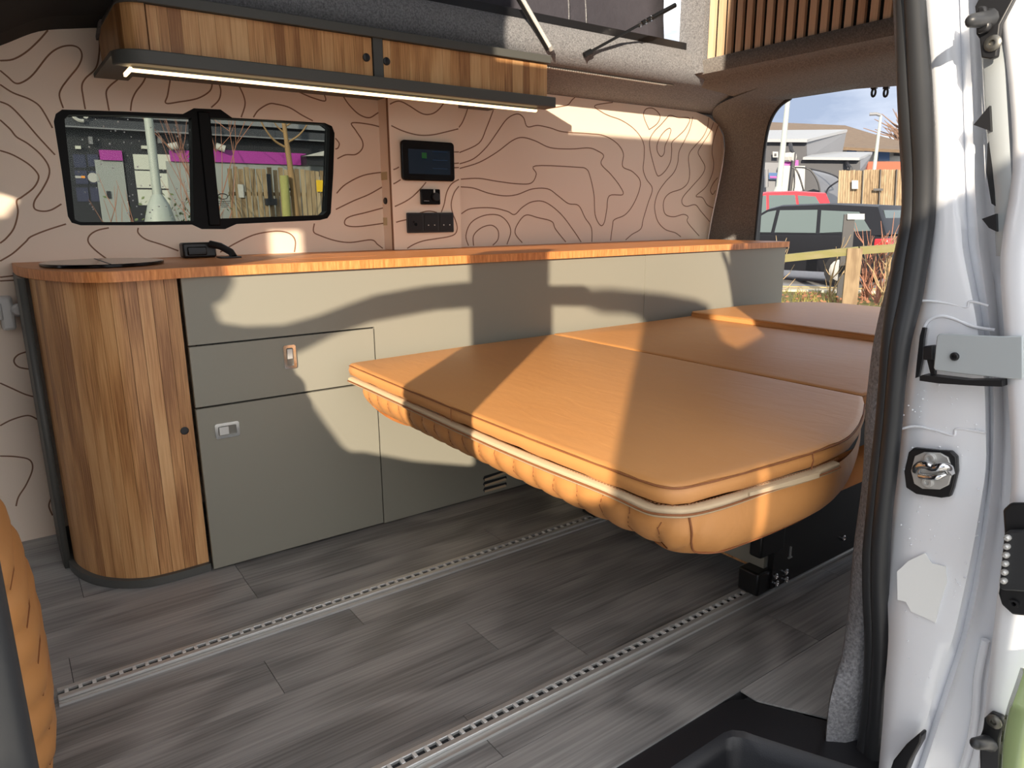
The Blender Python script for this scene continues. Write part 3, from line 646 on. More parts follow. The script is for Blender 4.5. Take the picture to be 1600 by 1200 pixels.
cx_ = Vector((.3, 2.3, 0))
if (inn[10] - cx_).length > (fine[10] - cx_).length: inn = offset(fine, -.014); sgn = -1
else: sgn = 1
inn2 = offset(fine, sgn * .028)
plo = MB(); loop = [p + Vector((0, 0, 0)) for p in fine] + [Vector((.372, 2.47, 0))]
plo.prism([(p.x, p.y, .001) for p in loop], (0, 0, .022)).build('plinth', G['sage_dark'], ce, smooth=30)
NW = 3
i = 0
while i + NW < len(fine):
    j = i + NW; last = fine[i].y > 2.17
    if last: break
    A = inn[i:j + 1]; B = inn2[i:j + 1]
    A = [A[0].lerp(A[1], .05)] + A[1:-1] + [A[-1].lerp(A[-2], .05)]
    m = MB(); m.grid([[(p.x, p.y, .023) for p in A], [(p.x, p.y, .806) for p in A]]); m.grid([[(p.x, p.y, .023) for p in B], [(p.x, p.y, .806) for p in B]])
    n_ = len(A); m.f += [(0, n_, 3 * n_, 2 * n_), (n_ - 1, 2 * n_ - 1, 4 * n_ - 1, 3 * n_ - 1)]
    m.build('stave', G['oak'], ce, smooth=40); i = j
A = inn[i:]; m = MB(); m.grid([[(p.x - .008, p.y, .001) for p in A], [(p.x - .008, p.y, .806) for p in A]]).build('end_panel', G['sage_dark'], ce, smooth=40, solid=.016)
q = U(288.5, 673, Y=inn[1].y - .003)
MB().lathe([(.0105, 0), (.0105, -.001), (.009, -.0015), (.0085, .004)], q, 'Y', 20).build('finger_hole', G['black'], ce, smooth=40)
# worktop
wt = thing('bamboo_worktop', 'long bamboo worktop with a rounded front end', 'worktop', (1.5, 2.2, .808))
wcurve = cat([(.895, 1.922, 0), (.6, 1.922, 0), (.45, 1.920, 0), (.36, 1.911, 0), (.28, 1.895, 0), (.21, 1.895, 0), (.155, 1.940, 0), (.105, 2.045, 0), (.068, 2.170, 0), (.048, 2.31, 0), (.044, 2.478, 0)], 6)
segs = [('worktop_section', [(p.x, p.y) for p in wcurve] + [(.895, 2.478)]), ('worktop_section', [(.8965, 1.922), (.8965, 2.478), (1.437, 2.478), (1.437, 1.922)]), ('worktop_section', [(1.4385, 1.922), (1.4385, 2.478), (2.962, 2.478), (2.962, 1.922)])]
for nm, P in segs:
    MB().prism([(x, y, .8315) for x, y in P], (0, 0, .0015)).build(nm, G['bamboo'], wt, smooth=30)
    e_ = MB().prism([(x, y + .0003, .8075) for x, y in P], (0, 0, .024)).build('ply_edge', G['bamboo_edge'], wt, smooth=30)
MB().box(.70, .703, 1.99, 2.40, .8325, .8333).box(.703, .99, 2.10, 2.102, .8325, .8333).build('inlay_line', G['bamboo_edge'], wt)
hob = thing('glass_hob', 'round black glass hob cover lying on the worktop', 'hob', (.22, 2.2, .833))
hc = [(.24 + .145 * math.cos(t * math.pi / 24), 2.19 + .17 * math.sin(t * math.pi / 24)) for t in range(48)]
MB().prism([(x, y, .8335) for x, y in hc], (0, 0, .009)).build('glass_disc', G['gloss'], hob, smooth=30, bevel=.002)
MB().box(.235, .239, 2.03, 2.35, .8424, .8432).build('fold_line', G['black'], hob)
tp = thing('folding_tap', 'black folding tap block on the worktop under the window', 'tap', U(312, 402, Z=.834))
q0 = U(282, 397, Y=2.40); q1 = U(332, 378, Y=2.40)
MB().box(q0.x, q1.x, 2.36, 2.41, .834, q1.z).build('tap_body', G['black'], tp, bevel=.006)
MB().box(q0.x + .012, q1.x - .03, 2.352, 2.362, .842, q1.z - .012).build('tap_face', G['gloss'], tp, bevel=.003)
MB().tube([(q1.x - .02, 2.35, .875), (q1.x + .005, 2.33, .868), (q1.x + .03, 2.31, .85), (q1.x + .034, 2.30, .836)], .011, 10).build('tap_lever', G['black'], tp, smooth=50)
MB().box(q1.x - .01, q1.x + .05, 2.27, 2.33, .834, .838).build('tap_base', G['black'], tp, bevel=.001)

# service column with control panel
YB = 2.40
col = thing('service_column', 'cream column with contour lines standing on the worktop', 'column', (1.35, 2.44, .833))
b0 = U(611, 270, Y=YB).x; b1 = U(718.5, 270, Y=YB).x
cb = MB().box(b0, b1, YB, YW - .0005, .8345, 1.44).build('column_box', G['panel'], col)
MB().box(b0 - .004, b0, YB + .0, YB + .008, .8345, 1.44).build('corner_strip', G['line'], col)
CB = [[(135,105),(180,85),(220,88),(280,120),(350,165),(400,180),(450,170),(490,140),(525,95)],[(145,260),(220,295),(300,320),(370,330),(450,325),(540,305),(628,283)],[(160,577),(180,570),(200,558)],[(160,680),(180,670),(212,650)],[(170,843),(240,810),(300,770),(360,710),(395,668)],[(180,957),(210,948),(255,938)],[(590,450),(610,450),(632,450)],[(590,533),(610,532),(632,530)],[(590,563),(610,563),(632,562)],[(505,885),(525,830),(545,740),(580,680),(632,648)],[(350,890),(400,877),(440,878),(475,888)],[(632,697),(600,740),(580,800),(578,850),(590,900),(610,950),(620,1000),(605,1040),(560,1060),(470,1075),(380,1090),(310,1115),(260,1145)]]
contour(CB, 580, 140, 4.615, YB, col)
kb = U(603, 314, X=b0)
MB().lathe([(.012, 0), (.012, -.004), (.010, -.006)], (b0, kb.y, kb.z), 'X', 16).build('finger_hole', G['black'], col, smooth=40)
for py in (275, 346):
    k_ = U(601, py, X=b0 - .001)
    MB().box(b0 - .0012, b0 - .0004, k_.y - .02, k_.y + .03, k_.z - .014, k_.z + .014).build('tape_scrap', G['tape'], col)
def zc(a, b): q = U(580 + a / 4.615, 140 + b / 4.615, Y=YB); return q.x, q.z
def face_rect(a0, b0_, a1, b1_):
    x0, z1 = zc(a0, b0_); x1, z0 = zc(a1, b1_); return x0, x1, z0, z1
tb = thing('control_tablet', 'black wall tablet with a dim blue screen on the cream column', 'tablet', (1.38, YB, 1.08))
x0, x1, z0, z1 = face_rect(202, 362, 590, 665)
MB().prism([(a, YB - .001, b) for a, b in rrect(x0, x1, z0, z1, .014)], (0, -.014, 0)).build('tablet_case', G['gloss'], tb, bevel=.003)
sx0, sx1, sz0, sz1 = x0 + .026, x1 - .020, z0 + .024, z1 - .030
MB().box(sx0, sx1, YB - .0158, YB - .0152, sz0, sz1).build('screen', G['screen'], tb)
MB().box(sx0 + .055, sx0 + .075, YB - .0162, YB - .0158, sz0 + .055, sz0 + .075).build('screen_tile', G['scr_green'], tb)
for k in range(3): MB().box(sx0 + .10, sx1 - .012, YB - .0162, YB - .0158, sz0 + .02 + .03 * k, sz0 + .022 + .03 * k).build('screen_row', G['scr_blue'], tb)
ct = thing('heater_controller', 'small black heater controller with a dial under the tablet', 'controller', (1.38, YB, 1.0))
x0, x1, z0, z1 = face_rect(348, 717, 488, 830)
MB().prism([(a, YB - .001, b) for a, b in rrect(x0, x1, z0, z1, .004)], (0, -.012, 0)).build('controller_case', G['gloss'], ct, bevel=.002)
MB().lathe([(.016, 0), (.016, -.006), (.014, -.009)], (x1 - .022, YB - .013, (z0 + z1) / 2), 'Y', 20).build('dial', G['black'], ct, smooth=40)
xx, zz = zc(442, 728); MB().box(xx - .003, xx + .003, YB - .0145, YB - .0125, zz - .010, z1 - .001).build('indicator', G['dot_white'], ct)
MB().box(x0 + .010, x0 + .032, YB - .0136, YB - .0128, z0 + .012, z0 + .0145).build('maker_mark', G['felt'], ct)
so_ = thing('socket_plate', 'dark grey triple socket plate low on the cream column', 'socket', (1.38, YB, .9))
x0, x1, z0, z1 = face_rect(250, 888, 588, 1028)
MB().prism([(a, YB - .001, b) for a, b in rrect(x0, x1, z0, z1, .004)], (0, -.008, 0)).build('plate', G['rubber'], so_, bevel=.001)
wq = (x1 - x0) / 3
for k in range(3):
    mod = MB().prism([(a, YB - .009, b) for a, b in rrect(x0 + wq * k + .005, x0 + wq * (k + 1) - .005, z0 + .006, z1 - .006, .003)], (0, -.003, 0)).build('module', G['black'], so_, bevel=.001)
    if k == 0: pins = [(.5, .42, .006), (.38, .55, .003)]
    else: pins = [(.3, .38, .0022), (.7, .38, .0022)]
    for fx, fz, rr in pins:
        p = MB().lathe([(rr, 0), (rr, -.001), (rr * .6, -.0012)], (x0 + wq * (k + fx), YB - .0122, z0 + (z1 - z0) * fz), 'Y', 10).build('contact' if k == 0 else 'marker', G['gloss'] if k == 0 else G['dot_white'], None); p.parent = mod

# ------------------------------------------------------------------ overhead cupboard
YO = 2.10
oh = thing('overhead_cupboard', 'oak fronted overhead cupboard with a dark grey frame', 'cupboard', (1.0, 2.3, 1.33))
MB().box(.39, 1.682, YO + .014, 2.478, 1.362, 1.495).build('carcass', G['sage_dark'], oh)
P = [(1.692, 2.130), (.312, 2.130)] + [(.387 - .075 * math.cos(R_(a)), 2.13 - .068 * math.sin(R_(a))) for a in range(15, 90, 15)] + [(.387, 2.062), (1.692, 2.062)]
MB().prism([(x, y, 1.326) for x, y in P], (0, 0, .034)).build('shelf_board', G['sage_dark'], oh, bevel=.003)
P2 = [(1.690, 2.477), (.335, 2.477), (.335, 2.15)] + [(.395 - .06 * math.cos(R_(a)), 2.15 - .06 * math.sin(R_(a))) for a in range(15, 90, 15)] + [(.395, 2.088), (1.690, 2.088)]
MB().prism([(x, y, 1.474) for x, y in P2], (0, 0, .026)).build('top_rail', G['sage_dark'], oh, bevel=.002)
MB().box(.312, .40, 2.13, 2.477, 1.349, 1.3605).build('shelf_return', G['sage_dark'], oh)
MB().box(1.012, 1.043, YO - .004, YO + .02, 1.358, 1.478).build('divider', G['sage_dark'], oh)
def staves(par_, xa, xb, n):
    ws = [random.uniform(.7, 1.3) for _ in range(n)]; S = sum(ws); x = xa
    for w_ in ws:
        d = (xb - xa) * w_ / S
        o = MB().box(x + .0003, x + d - .0003, YO, YO + .014, 1.362, 1.473).build('stave', G['oak'], None); par(o, par_); x += d
d1 = MB().box(.397, 1.010, YO + .013, YO + .016, 1.361, 1.474).build('door_leaf', G['oak'], oh)
d2 = MB().box(1.045, 1.682, YO + .013, YO + .016, 1.361, 1.474).build('door_leaf', G['oak'], oh)
def sub(par_, xa, xb, n):
    ws = [random.uniform(.7, 1.3) for _ in range(n)]; S = sum(ws); x = xa
    for w_ in ws:
        d = (xb - xa) * w_ / S
        o = MB().box(x + .0003, x + d - .0003, YO, YO + .0125, 1.3625, 1.4725).build('stave', G['oak'], None); o.parent = par_; x += d
sub(d1, .398, 1.009, 18); sub(d2, 1.046, 1.681, 18)
for px_, py_, pr in ((572, 90, d1), (603.5, 96, d2)):
    q = U(px_, py_, Y=YO); o = MB().lathe([(.0115, 0), (.0115, -.004), (.009, -.006)], (q.x, YO, q.z), 'Y', 18).build('knob', G['black'], None, smooth=40); o.parent = pr
for k in range(3):
    a0, a1 = 90 - 30 * k, 60 - 30 * k
    pr = [(.395 - .058 * math.cos(R_(a)), 2.158 - .058 * math.sin(R_(a))) for a in (a0, (a0 + a1) / 2, a1)]
    pi_ = [(.395 - .045 * math.cos(R_(a)), 2.158 - .045 * math.sin(R_(a))) for a in (a1, (a0 + a1) / 2, a0)]
    MB().prism([(x, y, 1.361) for x, y in pr + pi_], (0, 0, .113)).build('corner_stave', G['oak'], oh, smooth=50)
MB().box(.337, .345, 2.158, 2.477, 1.361, 1.474).build('side_board', G['oak'], oh)
li = thing('led_strip', 'glowing warm light strip under the overhead cupboard', 'light', (1.0, 2.12, 1.31))
MB().box(.352, 1.64, 2.108, 2.122, 1.314, 1.326).build('profile', G['sage_dark'], li)
MB().box(.352, 1.64, 2.104, 2.1082, 1.3140, 1.3195).box(.352, 1.64, 2.108, 2.116, 1.3125, 1.3142).build('diffuser', G['led'], li)
MB().box(.346, .352, 2.104, 2.2, 1.3135, 1.3225).build('diffuser', G['led'], li)

# gas struts
g1 = thing('gas_strut', 'chrome gas strut rising from the felt above the overhead cupboard', 'strut', U(862, 78, Y=2.13))
a = U(862, 78, Y=2.19); b = U(800, -30, Y=2.17)
MB().tube([a, b], .0080, 10).build('rod', G['alu_bright'], g1, smooth=50)
MB().tube([a + (b - a) * .0, a + (b - a) * .06], .010, 10).build('ball_end', G['alu'], g1, smooth=50)
MB().tube([a + Vector((-.016, .004, 0)), b + Vector((-.018, .004, 0))], .007, 8).build('side_bar', G['black_metal'], g1, smooth=50)
g2 = thing('gas_strut', 'black gas strut leaning over the dark canvas beside the slatted panel', 'strut', U(912, 87, Y=2.13))
a = U(913, 86, Y=2.195); b = U(1055, 8, Y=2.12)
MB().tube([a, a.lerp(b, .64)], .0055, 10).build('rod', G['black_metal'], g2, smooth=50)
MB().tube([a.lerp(b, .62), b], .0095, 10).build('cylinder', G['black_metal'], g2, smooth=50)
MB().tube([a, a.lerp(b, .07)], .011, 10).build('ball_end', G['black_metal'], g2, smooth=50)
for t in (.60, .66, .72): MB().lathe([(.011, -.004), (.011, .004)], a.lerp(b, t), 'X', 10).build('collar', G['chrome'], g2)

# ------------------------------------------------------------------ SOFA BED
bed = thing('sofa_bed', 'tan leather folding bed laid flat beside the galley', 'bed', (1.6, 1.3, 0))
def ring(path, o_, z):                                        # closed outline pushed inwards by o_
    n = len(path); res = []
    for i in range(n):
        t = path[(i + 1) % n] - path[i - 1]; t.z = 0; t.normalize(); res.append(Vector((path[i].x - t.y * o_, path[i].y + t.x * o_, z)))
    return res
def cushion(name, outline, z0, z1, rad=.014, seam=True, mat='tan', wrinkle=.0015):
    P = [Vector((x, y, 0)) for x, y in outline]
    A = sum(P[i].x * P[(i + 1) % len(P)].y - P[(i + 1) % len(P)].x * P[i].y for i in range(len(P)))
    if A < 0: P.reverse()
    m = MB(); rows = []
    for o_, z in ((.012, z0), (.003, z0 + .004), (0, z0 + .010), (-.002, (z0 + z1) / 2), (0, z1 - .012), (.003, z1 - .006), (.002, z1 - .0045), (.005, z1 - .002), (rad, z1 - .0002)):
        rows.append(ring(P, o_, z))
    if wrinkle:
        for ri, r in enumerate(rows[:7]):
            for i, p in enumerate(r): p.z += wrinkle * math.sin(i * 1.7 + ri * .2) * math.sin(i * .43)
    m.grid(rows, True)
    n = len(P); m.f.append(tuple(range(len(m.v) - n, len(m.v)))); m.f.append(tuple(range(n)))
    return m.build(name, G[mat], bed, smooth=60)
def dens(P, step=.03):
    o = []
    for i in range(len(P)):
        a = Vector((*P[i], 0)); b = Vector((*P[(i + 1) % len(P)], 0)); k = max(1, int((b - a).length / step))
        for j in range(k): q = a.lerp(b, j / k); o.append((q.x, q.y))
    return o
front = [(.772, 1.850), (.766, 1.5), (.766, 1.2), (.768, .95), (.772, .80), (.775, .735)]
corner = [(.779, .700), (.792, .676), (.82, .665)]
nearp = [(.90, .655), (1.0, .648), (1.10, .643), (1.20, .645), (1.26, .656), (1.344, .685), (1.42, .718), (1.50, .758)]
seat_o = dens(front + corner + nearp + [(1.553, .79), (1.553, 1.90), (1.2, 1.892), (.90, 1.872), (.80, 1.866), (.780, 1.860)], .03)
cushion('mattress_section', seat_o, .514, .552)
mid_o = dens([(1.557, .792), (2.29, .82), (2.29, 1.905), (1.557, 1.902)], .04)
cushion('mattress_section', mid_o, .514, .553)
rear_o = dens([(2.262, .84), (2.28, .83), (3.0, .85), (3.02, .9), (3.0, 1.70), (2.93, 1.80), (2.80, 1.86), (2.60, 1.89), (2.28, 1.90), (2.262, 1.88)], .04)
cushion('backrest_section', rear_o, .50, .573, .020)
# zip tape round the front and near edges
path = cat([Vector((x, y, 0)) for x, y in front + corner + nearp[:4]], 4)
def poff(P, d, z):
    o = []
    for i, p in enumerate(P):
        t = P[min(i + 1, len(P) - 1)] - P[max(i - 1, 0)]; t.normalize(); o.append(Vector((p.x - t.y * d, p.y + t.x * d, z)))
    return o
zb = [.5025 + .0018 * math.sin(i * .5) for i in range(len(path))]
rows = []
for d, dz in ((.010, .010), (-.003, .0085), (-.005, .005), (-.0035, .001), (-.005, -.003), (-.003, -.006), (.012, -.0075)):
    r = poff(path, d, 0)
    for i, p in enumerate(r): p.z = zb[i] + dz
    rows.append(r)
MB().grid(rows).build('zip_tape', G['zip'], bed, smooth=80)
zt = poff(path, -.0065, 0)
for i, p in enumerate(zt): p.z = zb[i] + .0005
MB().tube(zt, .0018, 6).build('zip_teeth', G['stitch'], bed, smooth=60)
a = U(1172, 770, Y=.628); b = U(1281, 738, Y=.628)
MB().prism([a, b, b + Vector((0, 0, -.010)), a + Vector((0, 0, -.006))], (0, .004, 0)).build('zip_flap', G['zip'], bed)
# seam just under the top edge, vertical seam and stitches
fullp = cat([Vector((x, y, 0)) for x, y in front + corner + nearp], 4)
MB().tube([p + Vector((0, 0, .5455)) for p in poff(fullp, .0005, 0)], .0016, 6).build('piping', G['stitch'], bed, smooth=60)
stc = MB(); sp_ = resample(poff(path, -.002, .5185), .007)
for a, b in zip(sp_[::1], sp_[1:]): stc.tube([a.lerp(b, .1), a.lerp(b, .7)], .0006, 4)
o = stc.build('stitches', G['stitch'], bed); o['kind'] = 'stuff'
q = U(1268, 715, Y=.644)
MB().tube([(q.x, .6425, .546), (q.x + .001, .6405, .532), (q.x, .6425, .516)], .0012, 5).build('side_seam', G['stitch'], bed)
q = U(706, 640, X=.766)
MB().tube([(.764, q.y, .546), (.763, q.y, .532), (.764, q.y, .516)], .001, 5).build('side_seam', G['stitch'], bed)
# pleated lower cushion
low = resample(cat([Vector((x, y, 0)) for x, y in [(.80, 1.80), (.785, 1.76), (.780, 1.5), (.778, 1.2), (.780, .95), (.784, .80), (.79, .735), (.80, .700), (.825, .678), (.86, .664), (.92, .652), (1.0, .645), (1.10, .642), (1.20, .646), (1.28, .664), (1.36, .695), (1.45, .737), (1.54, .785)]], 6), .0065)
rows = []
for k in range(15):
    t = k / 14; ang = t * math.pi / 2
    row = []
    dist = 0
    prev = low[0]
    for i, p in enumerate(low):
        dist += (p - prev).length; prev = p
        tn = low[min(i + 1, len(low) - 1)] - low[max(i - 1, 0)]; tn.normalize()
        fr_ = 1 if p.y > .74 and p.x < .82 else max(0, 1 - (p.x - .79) / .12)
        depth = .085 + .115 * fr_; hgt = .125 - .010 * fr_
        bul = .010 * math.sin(t * math.pi)
        s = (dist / .062 + t * 1.15 * fr_) % 1.0
        pleat = (.0085 * math.sin(math.pi * s) ** .5) * min(1, fr_ * 1.4) * min(1, t * 5 + .2)
        # elliptical under-curve
        o_ = depth * (1 - math.cos(ang)) - bul - pleat * math.cos(ang)
        z_ = .506 - hgt * math.sin(ang) - pleat * math.sin(ang)
        row.append((p.x - tn.y * o_, p.y + tn.x * o_, z_))
    rows.append(row)
last_row = rows[-1]
rows.append([(x + .35 * (1 if y > .7 else .5), y + (.0 if y > .72 else .25), z + .004) for x, y, z in last_row])
lc = MB().grid(rows).build('pleated_cushion', G['tan'], bed, smooth=75)
cum = [0]
for a, b in zip(low, low[1:]): cum.append(cum[-1] + (b - a).length)
for j in range(1, 24):
    P = []
    for k in range(1, 13):
        d_ = (j - k / 14 * 1.15) * .062
        ii = min(range(len(cum)), key=lambda i_: abs(cum[i_] - d_))
        if low[ii].x > .80 or d_ < .03: continue
        P.append(Vector(rows[k][ii]) + Vector((-.0006, 0, 0)))
    if len(P) > 3: o = MB().tube(P, .0011, 4).build('pleat_seam', G['stitch'], None); o.parent = lc
# curved double stitched seam on the near end
ns = []
for t_, f_ in ((.05, .0), (.2, .01), (.4, .03), (.58, .08), (.66, .16), (.70, .26), (.72, .4), (.74, .6), (.76, .8), (.78, .95)):
    ii = int((.605 + f_ * .34) * (len(low) - 1)); kk = t_ * 14; k0 = int(kk); fr2 = kk - k0
    a = Vector(rows[k0][ii]); b = Vector(rows[min(k0 + 1, 14)][ii]); ns.append(a.lerp(b, fr2))
ns = cat(ns, 6)
MB().tube([p + Vector((-.001, -.0015, 0)) for p in ns], .0019, 6).build('cushion_seam', G['stitch'], bed, smooth=60)
# black base frame on the floor rails
MB().box(1.49, 2.6, .940, .956, .02, .40).build('side_plate', G['black_metal'], bed, bevel=.002)
MB().box(1.49, 2.6, 1.60, 1.616, .02, .40).build('side_plate', G['black_metal'], bed)
MB().box(1.42, 1.52, .93, .965, .128, .20).build('corner_bracket', G['black_metal'], bed, bevel=.006)
MB().box(1.44, 1.50, .945, 1.005, .012, .075).build('foot', G['black_metal'], bed, bevel=.006)
MB().box(1.44, 1.50, 1.55, 1.61, .012, .075).build('foot', G['black_metal'], bed, bevel=.006)
MB().box(1.478, 1.49, .958, 1.60, .072, .33).build('front_board', G['sage'], bed)
MB().box(1.4775, 1.4905, .958, 1.60, .066, .072).build('board_edge', G['oak'], bed)
MB().box(1.0, 2.6, .95, 1.62, .395, .415).build('frame_top', G['black_metal'], bed)
for px_, py_ in ((1211, 900), (1227, 893), (1212, 911), (1227, 905), (1317, 840)):
    q = U(px_, py_, Y=.939); MB().lathe([(.0085, 0), (.0085, -.004), (.005, -.006), (.003, -.003)], q, 'Y', 12).build('bolt', G['chrome'], bed, smooth=40)
q = U(1235, 862, Y=.938); MB().box(q.x - .002, q.x + .002, .936, .940, q.z - .016, q.z + .014).box(q.x - .008, q.x + .008, .936, .940, q.z - .018, q.z - .014).build('release_pin', G['alu'], bed)

# ------------------------------------------------------------------ floor rails
def rail(y0, y1, xa, xb, label):
    t = thing('seat_rail', label, 'rail', ((xa + xb) / 2, (y0 + y1) / 2, 0), 'aluminium floor rails')
    n = 0
    MB().box(xa, xb, y0, y1, .0003, .003).build('base', G['alu'], t)
    yc = y0 + (y1 - y0) * .66
    MB().box(xa, xb, yc - .0065, yc + .0065, .003, .0036).build('slot', G['joint'], t)
    MB().box(xa, xb, yc + .0065, y1, .003, .0105).build('lip', G['alu'], t, bevel=.0015)
    MB().box(xa, xb, y0 + .017, yc - .0065, .003, .0105).build('lip', G['alu'], t, bevel=.0015)
    MB().box(xa, xb, y0, y0 + .003, .003, .006).build('edge_bead', G['alu'], t)
    teeth = MB(); x = xa + .012
    while x < xb:
        teeth.box(x, x + .0075, yc - .0068, yc + .0068, .0036, .0108); x += .025
    o = teeth.build('teeth', G['alu_bright'], t, bevel=.001); o['kind'] = 'stuff'
    return t
rail(1.531, 1.588, -.016, 2.6, 'aluminium seat rail on the floor nearer the galley')
rail(.948, 1.003, -.6, 2.6, 'aluminium seat rail on the floor nearer the doorway')

# ------------------------------------------------------------------ cab seat (front left) and wall fitting
cs = thing('cab_seat', 'tan quilted leather cab seat at the left edge', 'seat', (-.25, 1.3, 0))
rows = []
prz = [(.03, -.075), (.05, -.045), (.10, -.026), (.16, -.018), (.24, -.016), (.33, -.020), (.40, -.030), (.47, -.046), (.56, -.072), (.70, -.115), (.82, -.15), (.9, -.20)]
pz = cat([Vector((x, 0, z)) for z, x in prz], 8)
for p in pz:
    pl_ = .012 * abs(math.sin((p.z + .02) * math.pi / .062)) ** .6
    row = []
    for y, dx in ((1.16, -.10), (1.17, -.03), (1.21, -.006), (1.28, 0), (1.38, .0), (1.46, 0), (1.52, -.004), (1.56, -.012), (1.585, -.04), (1.59, -.10)):
        row.append((p.x + dx + pl_ * (1 if abs(dx) < .05 else 0) - .012, y, p.z + (1.59 - y) * .25 * 0))
    rows.append(row)
rows_seat = rows
MB().grid(rows).build('backrest', G['tan'], cs, smooth=60)
MB().box(-.62, -.10, 1.17, 1.58, .05, .28).build('seat_cushion', G['tan'], cs, bevel=.04)
MB().box(-.55, -.15, 1.2, 1.55, 0.0005, .05).build('seat_base', G['black_metal'], cs)
for k in range(9):
    z_ = .042 + .062 * k
    rw = rows_seat[min(range(len(pz)), key=lambda i_: abs(pz[i_].z - z_))]
    MB().tube([(p_[0] + .0006, p_[1], p_[2]) for p_ in rw[2:9]], .0013, 5).build('stitch_line', G['stitch'], cs)
fx = thing('wall_catch', 'white plastic catch fixed to the wall at the left edge', 'catch', U(15, 510, Y=2.44))
q = U(14, 488, Y=2.44)
MB().box(q.x - .022, q.x + .012, 2.43, YW - .002, q.z - .05, q.z + .045).build('catch_body', G['white_plastic'], fx, bevel=.008)
MB().box(q.x - .045, q.x - .015, 2.42, 2.45, q.z - .02, q.z + .03).build('catch_arm', G['white_plastic'], fx, bevel=.006)
MB().lathe([(.018, 0), (.018, -.02), (.012, -.03)], (q.x + .022, 2.45, q.z + .005), 'Y', 14).build('knob', G['white_plastic'], fx, smooth=40)

# ------------------------------------------------------------------ OUTSIDE
GZ = -.45
G['asphalt'] = material('asphalt', srgb(150, 150, 150), .9, bump=(60, .4, 4, .01), var=((14, 14, 14), .7, srgb(128, 128, 128)))
G['grass'] = material('grass', srgb(104, 110, 48), .9, var=((9, 9, 9), .6, srgb(92, 74, 46)), bump=(40, .8, 4, .03))
G['blade'] = material('grass_blade', srgb(120, 126, 58), .8, var=((2, 2, 2), .5, srgb(140, 122, 68)))
G['leaf'] = material('dry_leaf', srgb(150, 104, 72), .8, var=((3, 3, 3), .5, srgb(110, 72, 50)))
G['timber'] = grain_material('weathered_timber', (srgb(112, 92, 68), srgb(140, 120, 92), srgb(158, 140, 112)), 2, .8, 30, 3, .3, .5)
G['rail_timber'] = material('mossy_timber', srgb(126, 116, 86), .8, var=((3, 3, 12), .6, srgb(108, 106, 52)), bump=(60, .4, 3, .004))
G['ext_dark'] = material('charcoal_cladding', srgb(52, 54, 60), .6, bump=(8, .05, 2))
G['ext_black'] = material('black_cladding', srgb(30, 31, 36), .5)
G['ext_grey'] = material('grey_render', srgb(140, 144, 142), .7, bump=(90, .1, 3))
G['ext_midgrey'] = material('mid_grey_cladding', srgb(112, 114, 118), .6)
G['purple'] = material('purple_cladding', srgb(150, 48, 138), .5, bump=(20, .03, 2))
G['ext_white'] = material('white_render', srgb(168, 167, 163), .7, bump=(60, .1, 3))
G['lit_pane'] = material('pale_lit_pane', srgb(190, 192, 182), .5, bump=(50, .05, 2))  # white of the lit shop panes put into the base colour
G['dark_pane'] = material('dark_window', srgb(50, 52, 74), .45)
G['blue_pane'] = material('blue_window', srgb(74, 100, 140), .12)
G['orange'] = material('orange_print', srgb(230, 150, 60), .6)
G['pole'] = material('galvanised_pole', srgb(158, 164, 158), .5, 0, bump=(60, .1, 2))
G['bark'] = material('pale_bark', srgb(140, 112, 76), .85, bump=(70, .6, 3, .006), var=((30, 30, 6), .6, srgb(130, 104, 74)))
G['twig'] = material('red_twig', srgb(150, 104, 84), .8, bump=(60, .4, 2))
G['twig_pale'] = material('pale_twig', srgb(160, 138, 104), .8, bump=(60, .4, 2))
G['stake'] = material('mossy_stake', srgb(130, 128, 78), .85, bump=(60, .5, 3, .005), var=((10, 10, 4), .6, srgb(150, 150, 90)))
G['yellow'] = material('yellow_sign', srgb(206, 168, 26), .5, bump=(40, .03, 2))
G['metal_roof'] = material('pale_metal_roof', srgb(146, 148, 150), .6, 0, bump=(10, .05, 2))
G['tile_roof'] = material('brown_tile_roof', srgb(112, 94, 74), .85, var=((2, 2, 14), .5, srgb(92, 76, 60)), bump=(9, .4, 3, .05))
G['terracotta'] = material('orange_cladding', srgb(160, 78, 52), .7, bump=(12, .1, 2))
G['car_black'] = material('black_car_paint', srgb(22, 23, 28), .4, spec=.3)
G['car_red'] = material('red_car_paint', srgb(176, 30, 42), .35, coat=.3)
G['car_dark'] = material('navy_car_paint', srgb(52, 60, 74), .25, coat=.6)
G['car_blue'] = material('blue_car_paint', srgb(48, 66, 140), .25, coat=.6)
G['car_silver'] = material('silver_car_paint', srgb(186, 190, 194), .25, coat=.6)
G['car_glass'] = material('car_window', srgb(84, 96, 96), .12, spec=.4)
G['tyre'] = material('tyre', srgb(28, 28, 30), .8)
G['tail'] = material('red_lamp', srgb(214, 30, 40), .2, coat=.5)
G['plate'] = material('yellow_plate', srgb(238, 176, 40), .4)
G['kerb'] = material('concrete_kerb', srgb(184, 176, 158), .85, bump=(60, .2, 3))
G['roadline'] = material('worn_yellow_line', srgb(200, 168, 90), .8, bump=(60, .2, 3))
G['crown'] = material('bare_twig_crown', srgb(128, 104, 90), .9)

gm = MB(); gm.box(-40, 90, -30, 90, GZ - .1, GZ)
struct(gm.build('ground', G['asphalt']), 'grey asphalt of the car park')
G['paving'] = material('pale_bounce_concrete', srgb(188, 186, 180), .85, bump=(40, .2, 3), var=((3, 3, 3), .7, srgb(170, 168, 162)))  # pale slab added to bounce light into the doorway
struct(MB().box(-9, 6, -9, .3, GZ, GZ + .012).build('ground_bounce_pad', G['paving']), 'pale concrete paving added beside the van to bounce light')

